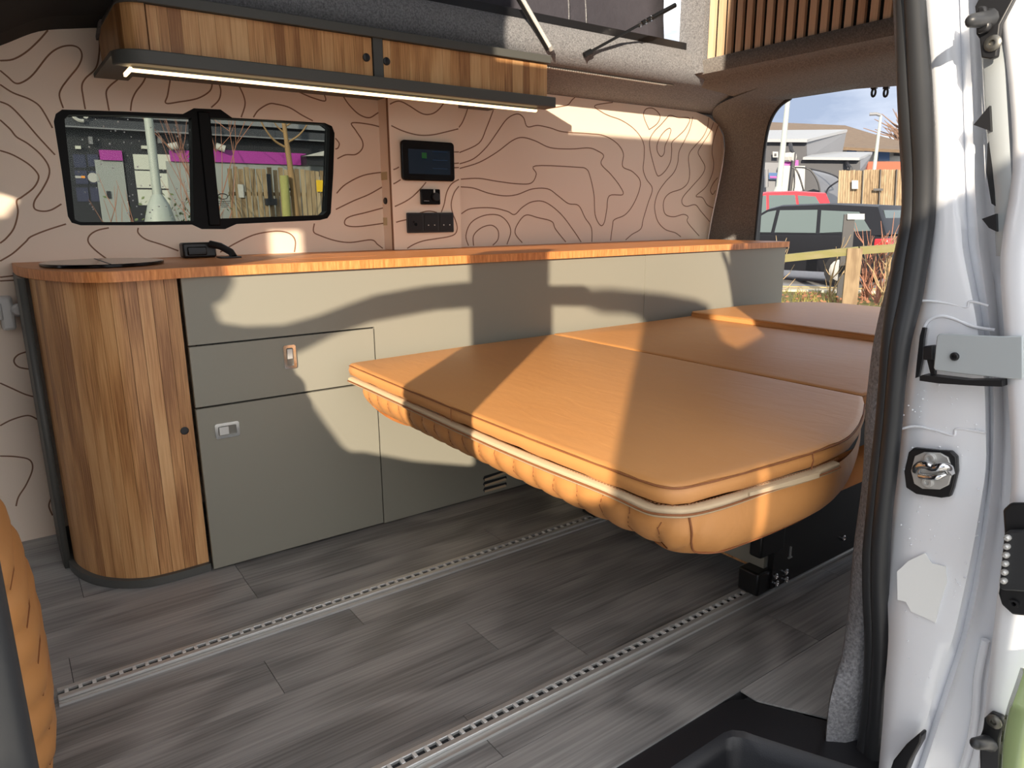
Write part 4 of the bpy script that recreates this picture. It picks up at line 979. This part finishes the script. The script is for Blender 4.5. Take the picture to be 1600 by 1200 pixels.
# --- shop front seen through the side window
YB2 = 18.0
def fz(a, b, Y=YB2): q = U(60 + a / 3.2, 140 + b / 3.2, Y=Y); return q
def fbox(a0, b0_, a1, b1_, d=.1, Y=YB2):
    p, q, r, s_ = fz(a0, b0_, Y), fz(a1, b0_, Y), fz(a0, b1_, Y), fz(a1, b1_, Y)
    return MB().box((p.x + r.x) / 2, (q.x + s_.x) / 2, Y - d, Y, (r.z + s_.z) / 2, (p.z + q.z) / 2)
shop = thing('shop_building', 'charcoal shop front with purple panels seen through the van window', 'building', (2, YB2 + 1, GZ))
zt_ = fz(700, 300).z
MB().box(-12, 18, YB2 + .02, YB2 + .3, GZ, 9).build('wall', G['ext_black'], shop)
MB().box(-12, 18, YB2 - .3, YB2 + .0, fz(500, 205, YB2 - .3).z, fz(500, 160, YB2 - .3).z).build('canopy', G['ext_dark'], shop)
MB().box(-12, 18, YB2 - .35, YB2 - .3, fz(500, 145, YB2 - .3).z, fz(500, 60, YB2 - .3).z).build('sign_board', G['ext_midgrey'], shop)
MB().box(-12, 18, YB2 - .34, YB2 - .28, fz(500, 208, YB2 - .3).z, fz(500, 201, YB2 - .3).z).build('gutter', G['ext_midgrey'], shop)
p = fz(213, 118, YB2 - .37)
MB().tube([(p.x +   .16 * math.cos(t * .3 - .2), p.y, p.z + .15 * math.sin(t * .3 - .2)) for t in range(18)], .035, 6).build('sign_letter', G['ext_white'], shop)
p = fz(236, 133, YB2 - .37); MB().lathe([(.05, 0), (.05, -.02)], p, 'Y', 10).build('sign_dot', G['ext_white'], shop)
for r in ((305, 305, 415, 355), (655, 306, 770, 362), (868, 312, 1330, 372)): fbox(*r, d=.12).build('purple_panel', G['purple'], shop)
for r in ((316, 355, 455, 900), (665, 362, 800, 900), (868, 370, 1500, 900)): fbox(*r, d=.06).build('pillar', G['ext_grey'], shop)
for r in ((160, 318, 310, 900), (462, 318, 672, 900)): fbox(*r, d=.03).build('door_frame', G['ext_black'], shop)
for r in ((175, 325, 235, 390), (246, 325, 300, 385), (183, 405, 245, 472), (255, 408, 300, 470), (190, 490, 250, 560), (260, 490, 312, 560)): fbox(*r, d=.045).build('door_pane', G['dark_pane'], shop)
for r in ((475, 325, 560, 400), (592, 325, 660, 400), (485, 407, 568, 492), (602, 420, 668, 495), (497, 500, 570, 578), (622, 503, 680, 588)): fbox(*r, d=.045).build('window_pane', G['lit_pane'], shop)
fbox(183, 432, 212, 443, d=.05).build('notice', G['ext_white'], shop); fbox(213, 432, 232, 443, d=.05).build('notice', G['orange'], shop)
p = fz(273, 440, YB2 - .047); MB().lathe([(.10, 0), (.10, -.01)], p, 'Y', 14).build('round_notice', G['ext_white'], shop)
fbox(340, 508, 360, 545, d=.08).build('letter_slot', G['ext_black'], shop)
for r in ((183, 283, 210, 298), (513, 282, 543, 298)): fbox(*r, d=.10).build('wall_light', G['lit_pane'], shop)
for r in ((250, 238, 268, 275), (594, 234, 612, 270)): fbox(*r, d=.14).build('camera_box', G['ext_midgrey'], shop)
for a0, a1 in (((652, 288), (696, 279)), ((888, 282), (934, 297))):
    MB().tube([fz(*a0, YB2 - .2), fz(*a1, YB2 - .25)], .08, 8).build('spotlight', G['ext_white'], shop, smooth=50)
pr = thing('porch_roof', 'dark porch with a white sloping roof edge beyond the timber screen', 'porch', fz(1400, 385, 17.6))
fbox(1312, 335, 1520, 385, d=.4, Y=17.6).build('fascia', G['ext_black'], pr)
P = [fz(a, b, 17.0) for a, b in ((1330, 332), (1520, 285), (1520, 330))]
MB().prism(P, (0, .3, 0)).build('roof_edge', G['ext_white'], pr)
# timber slat screen
ts = thing('timber_screen', 'pale timber slat screen with a gate beside the purple shop panel', 'fence', (fz(1200, 600, 16.6).x, 16.6, GZ))
x = fz(955, 500, 16.6).x; xe = fz(1520, 500, 16.6).x; k = 0
zt2 = fz(960, 388, 16.6).z
while x < xe:
    h_ = random.uniform(-.03, .03); wdt = random.uniform(.085, .105)
    MB().box(x, x + wdt, 16.60, 16.63, GZ + .05, zt2 + h_).build('slat', G['timber'], ts); x += wdt + random.uniform(.015, .04); k += 1
for zz in (GZ + .4, GZ + 1.9): MB().box(fz(955, 500, 16.6).x, xe, 16.64, 16.70, zz, zz + .08).build('back_rail', G['timber'], ts)
MB().tube([fz(1150, 422, 16.56), fz(1160, 560, 16.56)], .05, 6).build('gate_bar', G['ext_black'], ts)
fbox(1132, 545, 1190, 578, d=.05, Y=16.57).build('gate_lock', G['ext_black'], ts)
tag(fbox(998, 474, 1028, 540, d=.02, Y=16.56).build('white_notice', G['ext_white']), 'small white notice on the timber slat screen', 'sign')
tag(fbox(1390, 453, 1442, 511, d=.02, Y=16.56).build('yellow_notice', G['yellow']), 'yellow notice on the timber slat screen', 'sign')
# street pole with cabinet base
sp1 = thing('street_pole', 'pale grey pole with a flared base in front of the shop windows', 'pole', (fz(600, 600, 14).x, 14, GZ))
a = fz(600, 532, 14); b = fz(548, 90, 14); b.x = a.x + .0
b = Vector((fz(556, 200, 14).x, 14, 9)); a = Vector((fz(592, 500, 14).x, 14, a.z))
MB().tube([a, a.lerp(b, .5), b], [.075, .07, .065], 12).build('shaft', G['pole'], sp1, smooth=60)
MB().lathe([(.26, 0), (.26, a.z - .45 - GZ), (.18, a.z - .15 - GZ), (.085, a.z - GZ + .02)], (a.x, 14, GZ), 'Z', 12).build('flared_base', G['pole'], sp1, smooth=30)
# young tree with stake
tr = thing('young_tree', 'young bare tree tied to a mossy stake in front of the timber screen', 'tree', (fz(1290, 640, 12).x, 12, GZ))
T = lambda *p: [fz(a_, b_, 12) for a_, b_ in p]
g0 = fz(1305, 700, 12); g0.z = GZ
MB().tube(cat([g0] + T((1290, 620), (1265, 430), (1245, 290), (1228, 170), (1215, 60)), 4), [.06] * 5 + [.055] * 4 + [.045] * 4 + [.035] * 4 + [.03] * 4, 8).build('trunk', G['bark'], tr, smooth=60)
for pts, r__ in ((((1243, 292), (1190, 262), (1150, 220), (1110, 150), (1090, 60)), .022), (((1250, 262), (1300, 230), (1340, 180), (1370, 100)), .018), (((1228, 215), (1195, 185), (1175, 150), (1150, 70)), .016), (((1238, 182), (1262, 168), (1280, 150), (1320, 80)), .014)):
    P = cat(T(*pts), 4); MB().tube(P, [r__ * (1 - .6 * i / len(P)) for i in range(len(P))], 6).build('branch', G['bark'], tr, smooth=60)
MB().tube([Vector((fz(1238, 600, 11.9).x, 11.9, GZ)), fz(1228, 430, 11.9)], .07, 10).build('stake', G['stake'], tr, smooth=60)
MB().tube(T((1215, 494), (1240, 500), (1285, 494)), .022, 6).build('strap', G['ext_black'], tr)
def twigs(name, label, group, base, n, h, spread, mat, r0=.008, seed=1, lean=(0, 0)):
    rnd = random.Random(seed); t = thing(name, label, 'shrub', base, group); B = Vector(base)
    m = MB()
    for i in range(n):
        a = rnd.uniform(0, 6.28); d = Vector((math.cos(a) * spread * rnd.random() + lean[0], math.sin(a) * spread * rnd.random() + lean[1], 1)).normalized()
        p = B + Vector((rnd.uniform(-.06, .06), rnd.uniform(-.06, .06), 0)); P = [p]; L_ = h * rnd.uniform(.6, 1.05)
        for k_ in range(5):
            d = (d + Vector((rnd.uniform(-.22, .22), rnd.uniform(-.22, .22), .05))).normalized(); P.append(P[-1] + d * L_ / 5)
        m.tube(P, [r0 * (1 - .16 * q) for q in range(6)], 5)
        for k_ in range(4):
            s0 = P[rnd.randint(1, 4)]; dd_ = (d + Vector((rnd.uniform(-1, 1), rnd.uniform(-1, 1), rnd.uniform(-.1, .6)))).normalized()
            m.tube([s0, s0 + dd_ * L_ * .16, s0 + (dd_ + Vector((0, 0, .25))).normalized() * L_ * .32], [r0 * .5, r0 * .4, r0 * .2], 4)
    m.build('stems', mat, t, smooth=60)
    return t
q = fz(840, 700, 15.2); twigs('bare_shrub', 'tall bare twiggy shrub seen behind the window bar', None, (q.x, 15.2, GZ), 10, 5.2, .40, G['twig'], .014, 3)
q = fz(720, 700, 14.4); lv = twigs('leafy_shrub', 'low dark leafy shrub at the foot of the shop front', None, (q.x, 14.4, GZ), 16, 1.95, .9, G['twig'], .008, 4)
m = MB(); rnd = random.Random(5)
for i in range(260):
    p = Vector((q.x + rnd.gauss(0, .45), 14.4 + rnd.gauss(0, .4), GZ + rnd.uniform(.3, 1.85)))
    a = Vector((rnd.uniform(-1, 1), rnd.uniform(-1, 1), rnd.uniform(-.5, 1))).normalized() * .08; b = a.orthogonal().normalized() * .03
    m.add([p, p + a * .5 + b, p + a, p + a * .5 - b], [(0, 1, 2, 3)])
G['shrub_leaf'] = material('shrub_leaf', srgb(92, 104, 62), .6)
o = m.build('leaves', G['shrub_leaf'], lv); o['kind'] = 'stuff'
q = fz(500, 700, 13.0); twigs('bare_shrub', 'arching bare shrub stems below the shop windows', None, (q.x, 13.0, GZ), 6, 2.2, 1.4, G['twig'], .014, 9)

# --- car park seen through the open tailgate
def wz(a, b, D): return W(1160 + a / 3.244, 120 + b / 3.244, D)
def quad(name, pts, D, th, mat, parent, D2=None):             # outline at distance D (or D per point), thickened away from the van
    P = [wz(p[0], p[1], p[2] if len(p) > 2 else D) for p in pts]
    for p, q_ in zip(pts, P):
        if p[1] >= 640: q_.z = GZ
    return MB().prism(P, HF * th).build(name, mat, parent)
hb = thing('far_building', 'large far building with a brown tiled hip roof', 'building', wz(500, 620, 60) * 1.0)
quad('wall', [(60, 330), (860, 368), (860, 640), (60, 640)], 62, 2, G['ext_white'], hb)
rf = MB().add([wz(60, 300, 58), wz(505, 356, 58), wz(860, 372, 58), wz(880, 345, 66), wz(700, 300, 70), wz(520, 246, 72), wz(60, 226, 72)], [(0, 1, 5, 6), (1, 2, 3, 4), (1, 4, 5)])
rf.build('roof', G['tile_roof'], hb, solid=-.2)
for r in ((530, 368, 592, 392), (618, 374, 662, 392), (690, 378, 746, 425)): quad('window', [(r[0], r[1]), (r[2], r[1]), (r[2], r[3]), (r[0], r[3])], 61.6, .3, G['blue_pane'], hb)
quad('vent', [(770, 387), (822, 389), (822, 401), (770, 399)], 61.6, .3, G['ext_black'], hb)
quad('wall_panel', [(580, 365), (618, 367), (618, 392), (580, 392)], 61.5, .3, G['ext_white'], hb)
ow = quad('terracotta_wall', [(632, 430), (860, 430), (860, 520), (632, 520)], 50, 1, G['terracotta'], None); tag(ow, 'orange red clad wall above the timber panel fence', 'wall')
lb = thing('grey_low_building', 'low charcoal building with two pale metal roofs', 'building', wz(300, 640, 42))
quad('front_wall', [(40, 328), (326, 330), (326, 700), (40, 700)], 42, .5, G['ext_dark'], lb)
quad('shop_window', [(40, 432), (205, 436), (205, 640), (40, 640)], 41.8, .15, G['ext_midgrey'], lb)
quad('gable', [(326, 331, 42), (527, 283, 47), (505, 392, 47), (326, 416, 42)], 42, .3, G['ext_midgrey'], lb)
MB().add([wz(40, 330, 41.5), wz(326, 332, 41.5), wz(530, 281, 47), wz(40, 284, 49)], [(0, 1, 2, 3)]).build('metal_roof', G['metal_roof'], lb, solid=-.15)
for k in range(18):
    t = k / 17; a = wz(50 + 276 * t, 329.5, 41.5); b = wz(50 + 478 * t, 283 - 0 * t, 48)
    MB().tube([a + Vector((0, 0, .1)), b + Vector((0, 0, .1))], .05, 4).build('roof_rib', G['metal_roof'], lb)
quad('annex_wall', [(284, 420), (598, 422), (598, 700), (284, 700)], 40.5, .5, G['ext_dark'], lb)
quad('annex_gable', [(590, 422, 40.5), (657, 395, 44), (620, 470, 44), (590, 480, 40.5)], 41, .2, G['ext_midgrey'], lb)
MB().add([wz(306, 420, 40), wz(592, 423, 40), wz(658, 393, 45), wz(398, 390, 46)], [(0, 1, 2, 3)]).build('metal_roof', G['metal_roof'], lb, solid=-.12)
quad('purple_panel', [(204, 420), (284, 422), (284, 450), (204, 450)], 40.2, .3, G['purple'], lb)
quad('white_wall', [(198, 450), (318, 452), (318, 700), (198, 700)], 40.0, .4, G['ext_white'], lb)
for a0, m_ in ((80, 'car_blue'), (134, 'purple')):
    quad('poster', [(a0, 486), (a0 + 46, 487), (a0 + 46, 520), (a0, 519)], 41.5, .1, G['blue_pane'], lb)
    quad('poster_print', [(a0 + 6, 503), (a0 + 40, 504), (a0 + 40, 514), (a0 + 6, 513)], 41.4, .05, G[m_], lb)
quad('wall_sign', [(154, 379), (181, 380), (181, 409), (154, 408)], 41.5, .1, G['ext_white'], lb)
quad('sign_symbol', [(162, 388), (173, 388), (173, 400), (162, 400)], 41.4, .05, G['ext_dark'], lb)
for a0 in (218, 236): MB().lathe([(.22, 0), (.22, -.3)], wz(a0, 408, 40), 'Y', 8).build('flood_light', G['ext_white'], lb)
for a0 in (248, 535): MB().tube([wz(a0 - 6, 340 if a0 < 300 else 430, 40.2), wz(a0, 372 if a0 < 300 else 450, 40.0), wz(a0 + 14, 390 if a0 < 300 else 460, 39.9), wz(a0 - 14, 640, 39.9)], .10, 6).build('drain_pipe', G['ext_black'], lb)
MB().tube([wz(122, 470, 41), wz(122, 560, 41)], .1, 6).build('lamp_post', G['ext_midgrey'], lb)
# lamp posts
def lamp(name, label, top, bot, D, r0, base=False):
    a = wz(*bot, D); a.z = GZ; b = wz(*top, D); a.x = a.x; t = thing(name, label, 'lamp post', a)
    c = wz(*bot, D)
    P0 = Vector((c.x, c.y, GZ)); 
    MB().tube([P0, c, b], [r0 * 1.2, r0 * 1.1, r0 * .75], 10).build('shaft', G['pole'], t, smooth=60)
    return t, b, c, P0
t, b, c, P0 = lamp('lamp_post', 'thick pale lamp post rising past the metal roof', (236, 60), (182, 590), 30, .11)
MB().lathe([(.30, 0), (.30, c.z - GZ - .35), (.22, c.z - GZ - .05), (.12, c.z - GZ + .25)], P0, 'Z', 10).build('flared_base', G['pole'], t, smooth=30)
t, b, c, P0 = lamp('lamp_post', 'slim far lamp post with a small lamp head', (702, 196), (668, 470), 48, .10)
MB().tube([b + Vector((0, 0, .0)), b + HR * -.25 + Vector((0, 0, .10)), b + HR * -.6 + Vector((0, 0, .10))], .10, 6).build('lamp_head', G['ext_midgrey'], t)
# timber panel fence
tf = thing('panel_fence', 'tall pale timber panel fence beyond the parked cars', 'fence', wz(660, 700, 34) * 1.0)
rnd = random.Random(11); a = 490.0
while a < 850:
    wd_ = rnd.uniform(9, 13); top_y = 474 if a < 612 else 470
    P = [wz(a, top_y + rnd.uniform(-2, 2), 34), wz(a + wd_, top_y + rnd.uniform(-2, 2), 34), wz(a + wd_, 690, 34), wz(a, 690, 34)]; P[2].z = P[3].z = GZ
    MB().prism(P, HF * (.12 + rnd.uniform(0, .1))).build('board', G['timber'], tf); a += wd_ + 1.2
for a in (612, 700, 782): quad('post', [(a, 468), (a + 4, 468), (a + 4, 690), (a, 690)], 33.8, .15, G['ext_black'], tf)
quad('gate_latch', [(665, 566), (712, 566), (712, 577), (665, 577)], 33.7, .1, G['ext_black'], tf)
quad('notice', [(555, 525), (587, 525), (587, 568), (555, 568)], 33.7, .1, G['ext_white'], tf)
# cycle shelter and stands
cy = thing('cycle_shelter', 'curved black framed cycle shelter against the grey wall', 'shelter', wz(380, 660, 36))
for pts, r__ in (((( 252, 460), (275, 475), (300, 540), (325, 640)), .04), (((318, 462), (350, 478), (385, 540), (400, 640)), .04), (((500, 520), (440, 560), (420, 600), (405, 650)), .04), (((252, 460), (318, 462), (440, 490), (500, 520)), .035), (((262, 465), (262, 560), (240, 640)), .035)):
    MB().tube(cat([wz(a_, b_, 36) for a_, b_ in pts], 5), r__, 6).build('frame_tube', G['ext_black'], cy, smooth=60)
G['shelter_panel'] = material('smoked_panel', srgb(96, 98, 102), .3)
MB().grid([cat([wz(a_, b_, 36.2) for a_, b_ in ((318, 462), (350, 478), (385, 540), (400, 640))], 4), cat([wz(a_, b_, 38) for a_, b_ in ((420, 480), (470, 500), (500, 560), (505, 640))], 4)]).build('curved_panel', G['shelter_panel'], cy, smooth=60)
for k in range(6):
    x0 = 338 + 15.5 * k
    P = cat([wz(a_, b_, 35) for a_, b_ in ((x0, 660), (x0, 622), (x0 + 2, 606), (x0 + 6, 601), (x0 + 10, 606), (x0 + 12, 660))], 4)
    P[0].z = P[-1].z = GZ
    tag(MB().tube(P, .032, 6).build('cycle_stand', G['ext_white'], None, smooth=60), ('leftmost', 'second', 'third', 'fourth', 'fifth', 'rightmost')[k] + ' white hoop in the row of cycle stands by the shelter', 'cycle stand', 'cycle stands')
# bare tree far right
ft = thing('far_tree', 'bare brown tree beyond the tiled roof', 'tree', wz(815, 600, 75))
m = MB(); rnd = random.Random(21)
b0_ = wz(822, 420, 75)
for i in range(130):
    a = wz(825 + rnd.gauss(0, 12), 300 + rnd.uniform(-40, 80), 75); d = Vector((rnd.gauss(0, 1), rnd.gauss(0, 1), rnd.uniform(.2, 1.5))) * 1.1
    m.tube([a, a + d * .5, a + d + Vector((0, 0, .2))], [.09, .06, .03], 4)
m.build('twigs', G['crown'], ft); p = wz(832, 420, 75); MB().tube([Vector((p.x, p.y, GZ)), wz(828, 330, 75)], [.5, .25], 8).build('trunk', G['crown'], ft)

# cars
def car(name, label, loc, rz, paint, L_=4.5, H=1.48, Wd=.88, estate=True, group='parked cars'):
    t = thing(name, label, 'car', loc, group); t['_loc'] = 1
    t.rotation_euler = (0, 0, rz)
    def bld(m, nm, mt, p=t, **k):
        o = m.build(nm, mt, None, **k); o.parent = p; return o
    h = L_ / 2; belt = .94 * H / 1.48; hood = .80 * H / 1.48
    prof = [(-h, .42), (-h - .02, .62), (-h + .05, belt - .02), (-h + .30, belt + .02), (.55, belt + .01), (.95, belt - .02), (h - .55, hood), (h - .12, .66), (h, .50), (h - .05, .28), (-h + .1, .28)]
    sec = [(.0, 1.0), (.35, 1.0), (.8, .985), (.93, .95), (1.0, .88)]
    m = MB(); rows = []
    for f_, s_ in ((-1, .90), (-.985, .97), (-.93, 1), (.93, 1), (.985, .97), (1, .90)):
        rows.append([(x_, f_ * Wd, .28 + (z_ - .28) * s_ if z_ > .4 else z_) for x_, z_ in prof])
    m.grid(rows, True); n = len(prof); m.f += [tuple(range(n)), tuple(range(len(m.v) - n, len(m.v)))]
    bld(m, 'body', paint, smooth=50)
    rb = -h + (.02 if estate else .35)
    low_ = [(rb, belt), (.98, belt - .01)]; up_ = [(rb + (.30 if estate else .75), H - .05), (rb + 1.2, H), (-.05, H - .03), (.18, H - .07)]
    sidep = [(rb, belt), (rb + (.28 if estate else .8), H - .06), (rb + 1.2, H), (-.10, H - .02), (.20, H - .09), (1.02, belt - .02)]
    def sy(z_): return Wd * (.965 - .24 * max(0, (z_ - belt)) / (H - belt))
    m = MB(); m.grid([[(x_, -sy(z_), z_) for x_, z_ in sidep], [(x_, -sy(z_) + .10, z_ + (.03 if z_ > H - .2 else .01)) for x_, z_ in sidep], [(x_, sy(z_) - .10, z_ + (.03 if z_ > H - .2 else .01)) for x_, z_ in sidep], [(x_, sy(z_), z_) for x_, z_ in sidep]], True)
    n = len(sidep); m.f += [tuple(range(n)), tuple(range(3 * n, 4 * n))]
    cab = bld(m, 'cabin', paint, smooth=50)
    def side(pts, nm, mt, s__):
        P = [(x_, s__ * (sy(z_) + .004), z_) for x_, z_ in pts]
        bld(MB().prism(P, (0, s__ * .008, 0)), nm, mt, cab)
    hb_ = belt + .03; ht = H - .13
    for s__ in (-1, 1):
        side([(-.02, hb_), (.86, hb_), (.16, ht), (-.02, ht + .03)], 'side_window', G['car_glass'], s__)
        side([(-.98, hb_), (-.10, hb_), (-.10, ht + .03), (-.90, ht + .03)], 'side_window', G['car_glass'], s__)
        side([(rb + .30, hb_ + .05), (-1.06, hb_), (-.98, ht + .02), (rb + .60, ht - .02)], 'side_window', G['car_glass'], s__)
        side([(-.96, belt - .09), (-.76, belt - .09), (-.76, belt - .05), (-.96, belt - .05)], 'door_handle', paint, s__)
        bld(MB().box(.62, .80, s__ * (Wd + .0), s__ * (Wd + .17), belt - .01, belt + .12), 'mirror', paint, bevel=.02)
        for xw in (-h + .80, h - .85):
            wh = bld(MB().lathe([(.32, -.11), (.33, -.07), (.33, .07), (.32, .11)], (xw, s__ * (Wd - .10), .33), 'Y', 20), 'wheel', G['tyre'], smooth=40)
            bld(MB().lathe([(.21, -.01), (.21, .01), (.06, .02)], (xw, s__ * (Wd + .015), .33), 'Y', 14), 'hub', G['alu'], wh, smooth=40)
        bld(MB().box(-h - .03, -h + .22, s__ * (Wd - .30), s__ * (Wd + .004), belt - .22, belt - .06), 'tail_lamp', G['tail'], bevel=.02)
        bld(MB().box(h - .30, h - .06, s__ * (Wd - .34), s__ * (Wd - .03), .60, .72), 'head_lamp', G['lit_pane'], bevel=.02)
    bld(MB().box(-h - .045, -h - .01, -.26, .26, .70, .82), 'number_plate', G['plate'])
    P = [(rb - .005 + .07, belt + .05), (rb + (.24 if estate else .70), H - .12)]
    bld(MB().add([(P[0][0] - .02, -.62, P[0][1]), (P[0][0] - .02, .62, P[0][1]), (P[1][0] - .02, .50, P[1][1]), (P[1][0] - .02, -.50, P[1][1])], [(0, 1, 2, 3)]), 'rear_window', G['car_glass'], cab, solid=.01)
    bld(MB().add([(.97, -.66, belt + .03), (.97, .66, belt + .03), (.26, .52, H - .11), (.26, -.52, H - .11)], [(0, 1, 2, 3)]), 'windscreen', G['car_glass'], cab, solid=.01)
    return t
def heading(deg): return math.atan2(-HR.y, -HR.x) + R_(deg)    # nose to the left of the picture, turned by deg
def gpt(px, py, D): q = W(px, py, D); return Vector((q.x, q.y, GZ))
car('parked_car', 'black estate car parked side-on behind the timber rail', gpt(1228, 420, 17.0), heading(-26), G['car_black'], 4.7, 1.6)
car('parked_car', 'red car parked at the left of the tailgate view', gpt(1180, 380, 24.5), heading(20), G['car_red'], 4.3, 2.1)
car('parked_car', 'silver car nose beside the red car', gpt(1100, 380, 21.5), heading(175), G['car_silver'], 4.2, 1.45)
car('parked_car', 'dark navy car just behind the black estate', gpt(1345, 360, 31), heading(4), G['car_dark'], 4.6, 1.62)
car('parked_car', 'blue car at the right behind the black estate', gpt(1432, 360, 23), heading(8), G['car_blue'], 4.4, 1.42)

# verge, kerb and timber rail
def strip(name, mat, d0, d1, z, label):
    A = CAM.copy(); A.z = z
    P = [A + HF * d0 + HR * -12, A + HF * d0 + HR * 14, A + HF * d1 + HR * 14, A + HF * d1 + HR * -12]
    return struct(MB().prism(P, (0, 0, .04)).build(name, mat), label)
strip('ground_verge', G['grass'], 7.0, 14.0, GZ - .01, 'mossy grass verge with dry leaves')
strip('ground_kerb', G['kerb'], 14.0, 14.25, GZ + .03, 'pale concrete kerb of the verge')
for d in (14.55, 14.95, 15.3): strip('ground_line', G['roadline'], d, d + .10, GZ - .034, 'worn yellow road line beside the kerb')
m = MB(); rnd = random.Random(31)
A = CAM.copy(); A.z = GZ + .03
for i in range(5200):
    d = rnd.uniform(8.5, 14.0); r = rnd.uniform(-3.5, 4.5)
    if (math.sin(d * 2.3 + r) + math.sin(r * 3.1)) < -.4: continue
    p = A + HF * d + HR * r; h_ = rnd.uniform(.04, .13); a = rnd.uniform(0, 6.28); u_ = Vector((math.cos(a), math.sin(a), 0)) * .008
    t_ = Vector((rnd.uniform(-.05, .05), rnd.uniform(-.05, .05), h_))
    m.add([p - u_, p + u_, p + t_], [(0, 1, 2)])
o = m.build('verge_grass', G['blade'], None, fix=False); o['kind'] = 'stuff'; tag(o, 'short yellow green grass on the verge', 'grass')
m = MB()
for i in range(1800):
    d = rnd.uniform(8.5, 13.6); r = rnd.uniform(-3.5, 4.5); p = A + HF * d + HR * r + Vector((0, 0, rnd.uniform(.0, .05)))
    a = Vector((rnd.uniform(-1, 1), rnd.uniform(-1, 1), rnd.uniform(-.3, .8))).normalized() * .07; b = a.orthogonal().normalized() * .025
    m.add([p, p + a * .5 + b, p + a, p + a * .5 - b], [(0, 1, 2, 3)])
o = m.build('fallen_leaves', G['leaf'], None, fix=False); o['kind'] = 'stuff'; tag(o, 'brown fallen leaves scattered on the verge', 'leaves')
kr = thing('timber_rail', 'low mossy timber rail fence on a square post outside the tailgate', 'fence', gpt(1335, 465, 11.5))
a, b, c = W(1200, 405, 11.5), W(1341, 390, 11.5), W(1440, 383, 11.9)
up = Vector((0, 0, .0))
def beam(p, q, hh, th): return MB().prism([p + Vector((0, 0, .04)), q + Vector((0, 0, .04)), q - Vector((0, 0, hh)), p - Vector((0, 0, hh))], HF * th)
beam(a, b, .07, .14).build('rail', G['rail_timber'], kr); beam(b + HR * .02, c, .07, .14).build('rail', G['rail_timber'], kr)
p = W(1332, 430, 11.45); pb = Vector((p.x, p.y, GZ))
MB().prism([pb - HR * .10, pb + HR * .10, pb + HR * .10 + Vector((0, 0, b.z - GZ + .02)), pb - HR * .10 + Vector((0, 0, b.z - GZ + .02))], HF * .16).build('post', G['timber'], kr)
bo = thing('black_bollard', 'black square bollard carrying a white plate', 'bollard', gpt(1318, 450, 13))
p = gpt(1318, 450, 13); tp_ = W(1332, 335, 13)
MB().prism([p - HR * .09, p + HR * .09, Vector((tp_.x, tp_.y, tp_.z)) + HR * .04, Vector((tp_.x, tp_.y, tp_.z)) - HR * .12], HF * .16).build('post', G['ext_black'], bo)
P = [W(x_, y_, 12.95) for x_, y_ in ((1324, 334), (1351, 334), (1351, 343), (1324, 343))]
MB().prism(P, HF * .03).build('plate', G['ext_white'], bo)
sd_ = 50
for px_, n, h_, mt, lab in ((1213, 3, 1.15, 'twig_pale', 'thin bare shrub at the left by the galley end'), (1300, 3, 1.1, 'twig_pale', 'pale forked shrub left of the rail post'), (1352, 8, 1.35, 'twig', 'dense reddish bare shrub right of the rail post'), (1385, 7, 1.35, 'twig_pale', 'pale many-stemmed shrub at the right beside the pillar'), (1370, 7, 1.2, 'twig', 'tangled red twig shrub before the tail lamp')):
    sd_ += 1; g_ = gpt(px_, 455, 12.2 + (sd_ % 3) * .35); twigs('bare_shrub', lab, 'shrubs on the verge', g_, n, h_, .75, G[mt], .016, sd_)

# --- behind the camera: added shade casters, shaped to throw the doorway shadows
fc = thing('shade_box', 'low grey box added out of view to shade the van floor', 'cabinet', (-1.8, -1.2, GZ))
a = UV(-.67, .83, -1.2); b = UV(-.08, .83, -1.2)
MB().box(a[0], b[0], -1.35, -1.2, GZ, a[1]).build('shade_box_shell', G['ext_midgrey'], fc, bevel=.01)
MB().box(a[0] + .02, b[0] - .02, -1.2, -1.19, GZ + .1, a[1] - .05).build('shade_box_front', G['ext_grey'], fc, bevel=.004)
fp = thing('shade_screen', 'grey cut-out panel added out of view to cast the bed shadow', 'cabinet', (-.9, -.9, GZ))
P = []
for u_, v_ in ((-.105, 0), (-.105, 1.35), (-.14, 1.385), (-.20, 1.408), (-.303, 1.431), (-.42, 1.443), (-.42, 1.505), (-.305, 1.503), (0, 1.462), (.2, 1.424), (.2, 1.19), (.30, 1.10), (.42, 1.13), (.54, 1.162), (.66, 1.19), (.66, .0)):
    x_, z_ = UV(u_, v_, -.9)
    P.append((x_, max(z_, GZ)))
HL = [UV(u_, v_, -.9) for u_, v_ in ((.165, .60), (.27, .60), (.27, .80), (.23, .87), (.165, .93))]  # opening shaped to let a sun patch reach the cushion
o = holed('shade_screen_panel', P, [HL], -.98, -.9, G['ext_midgrey']); par(o, fp)
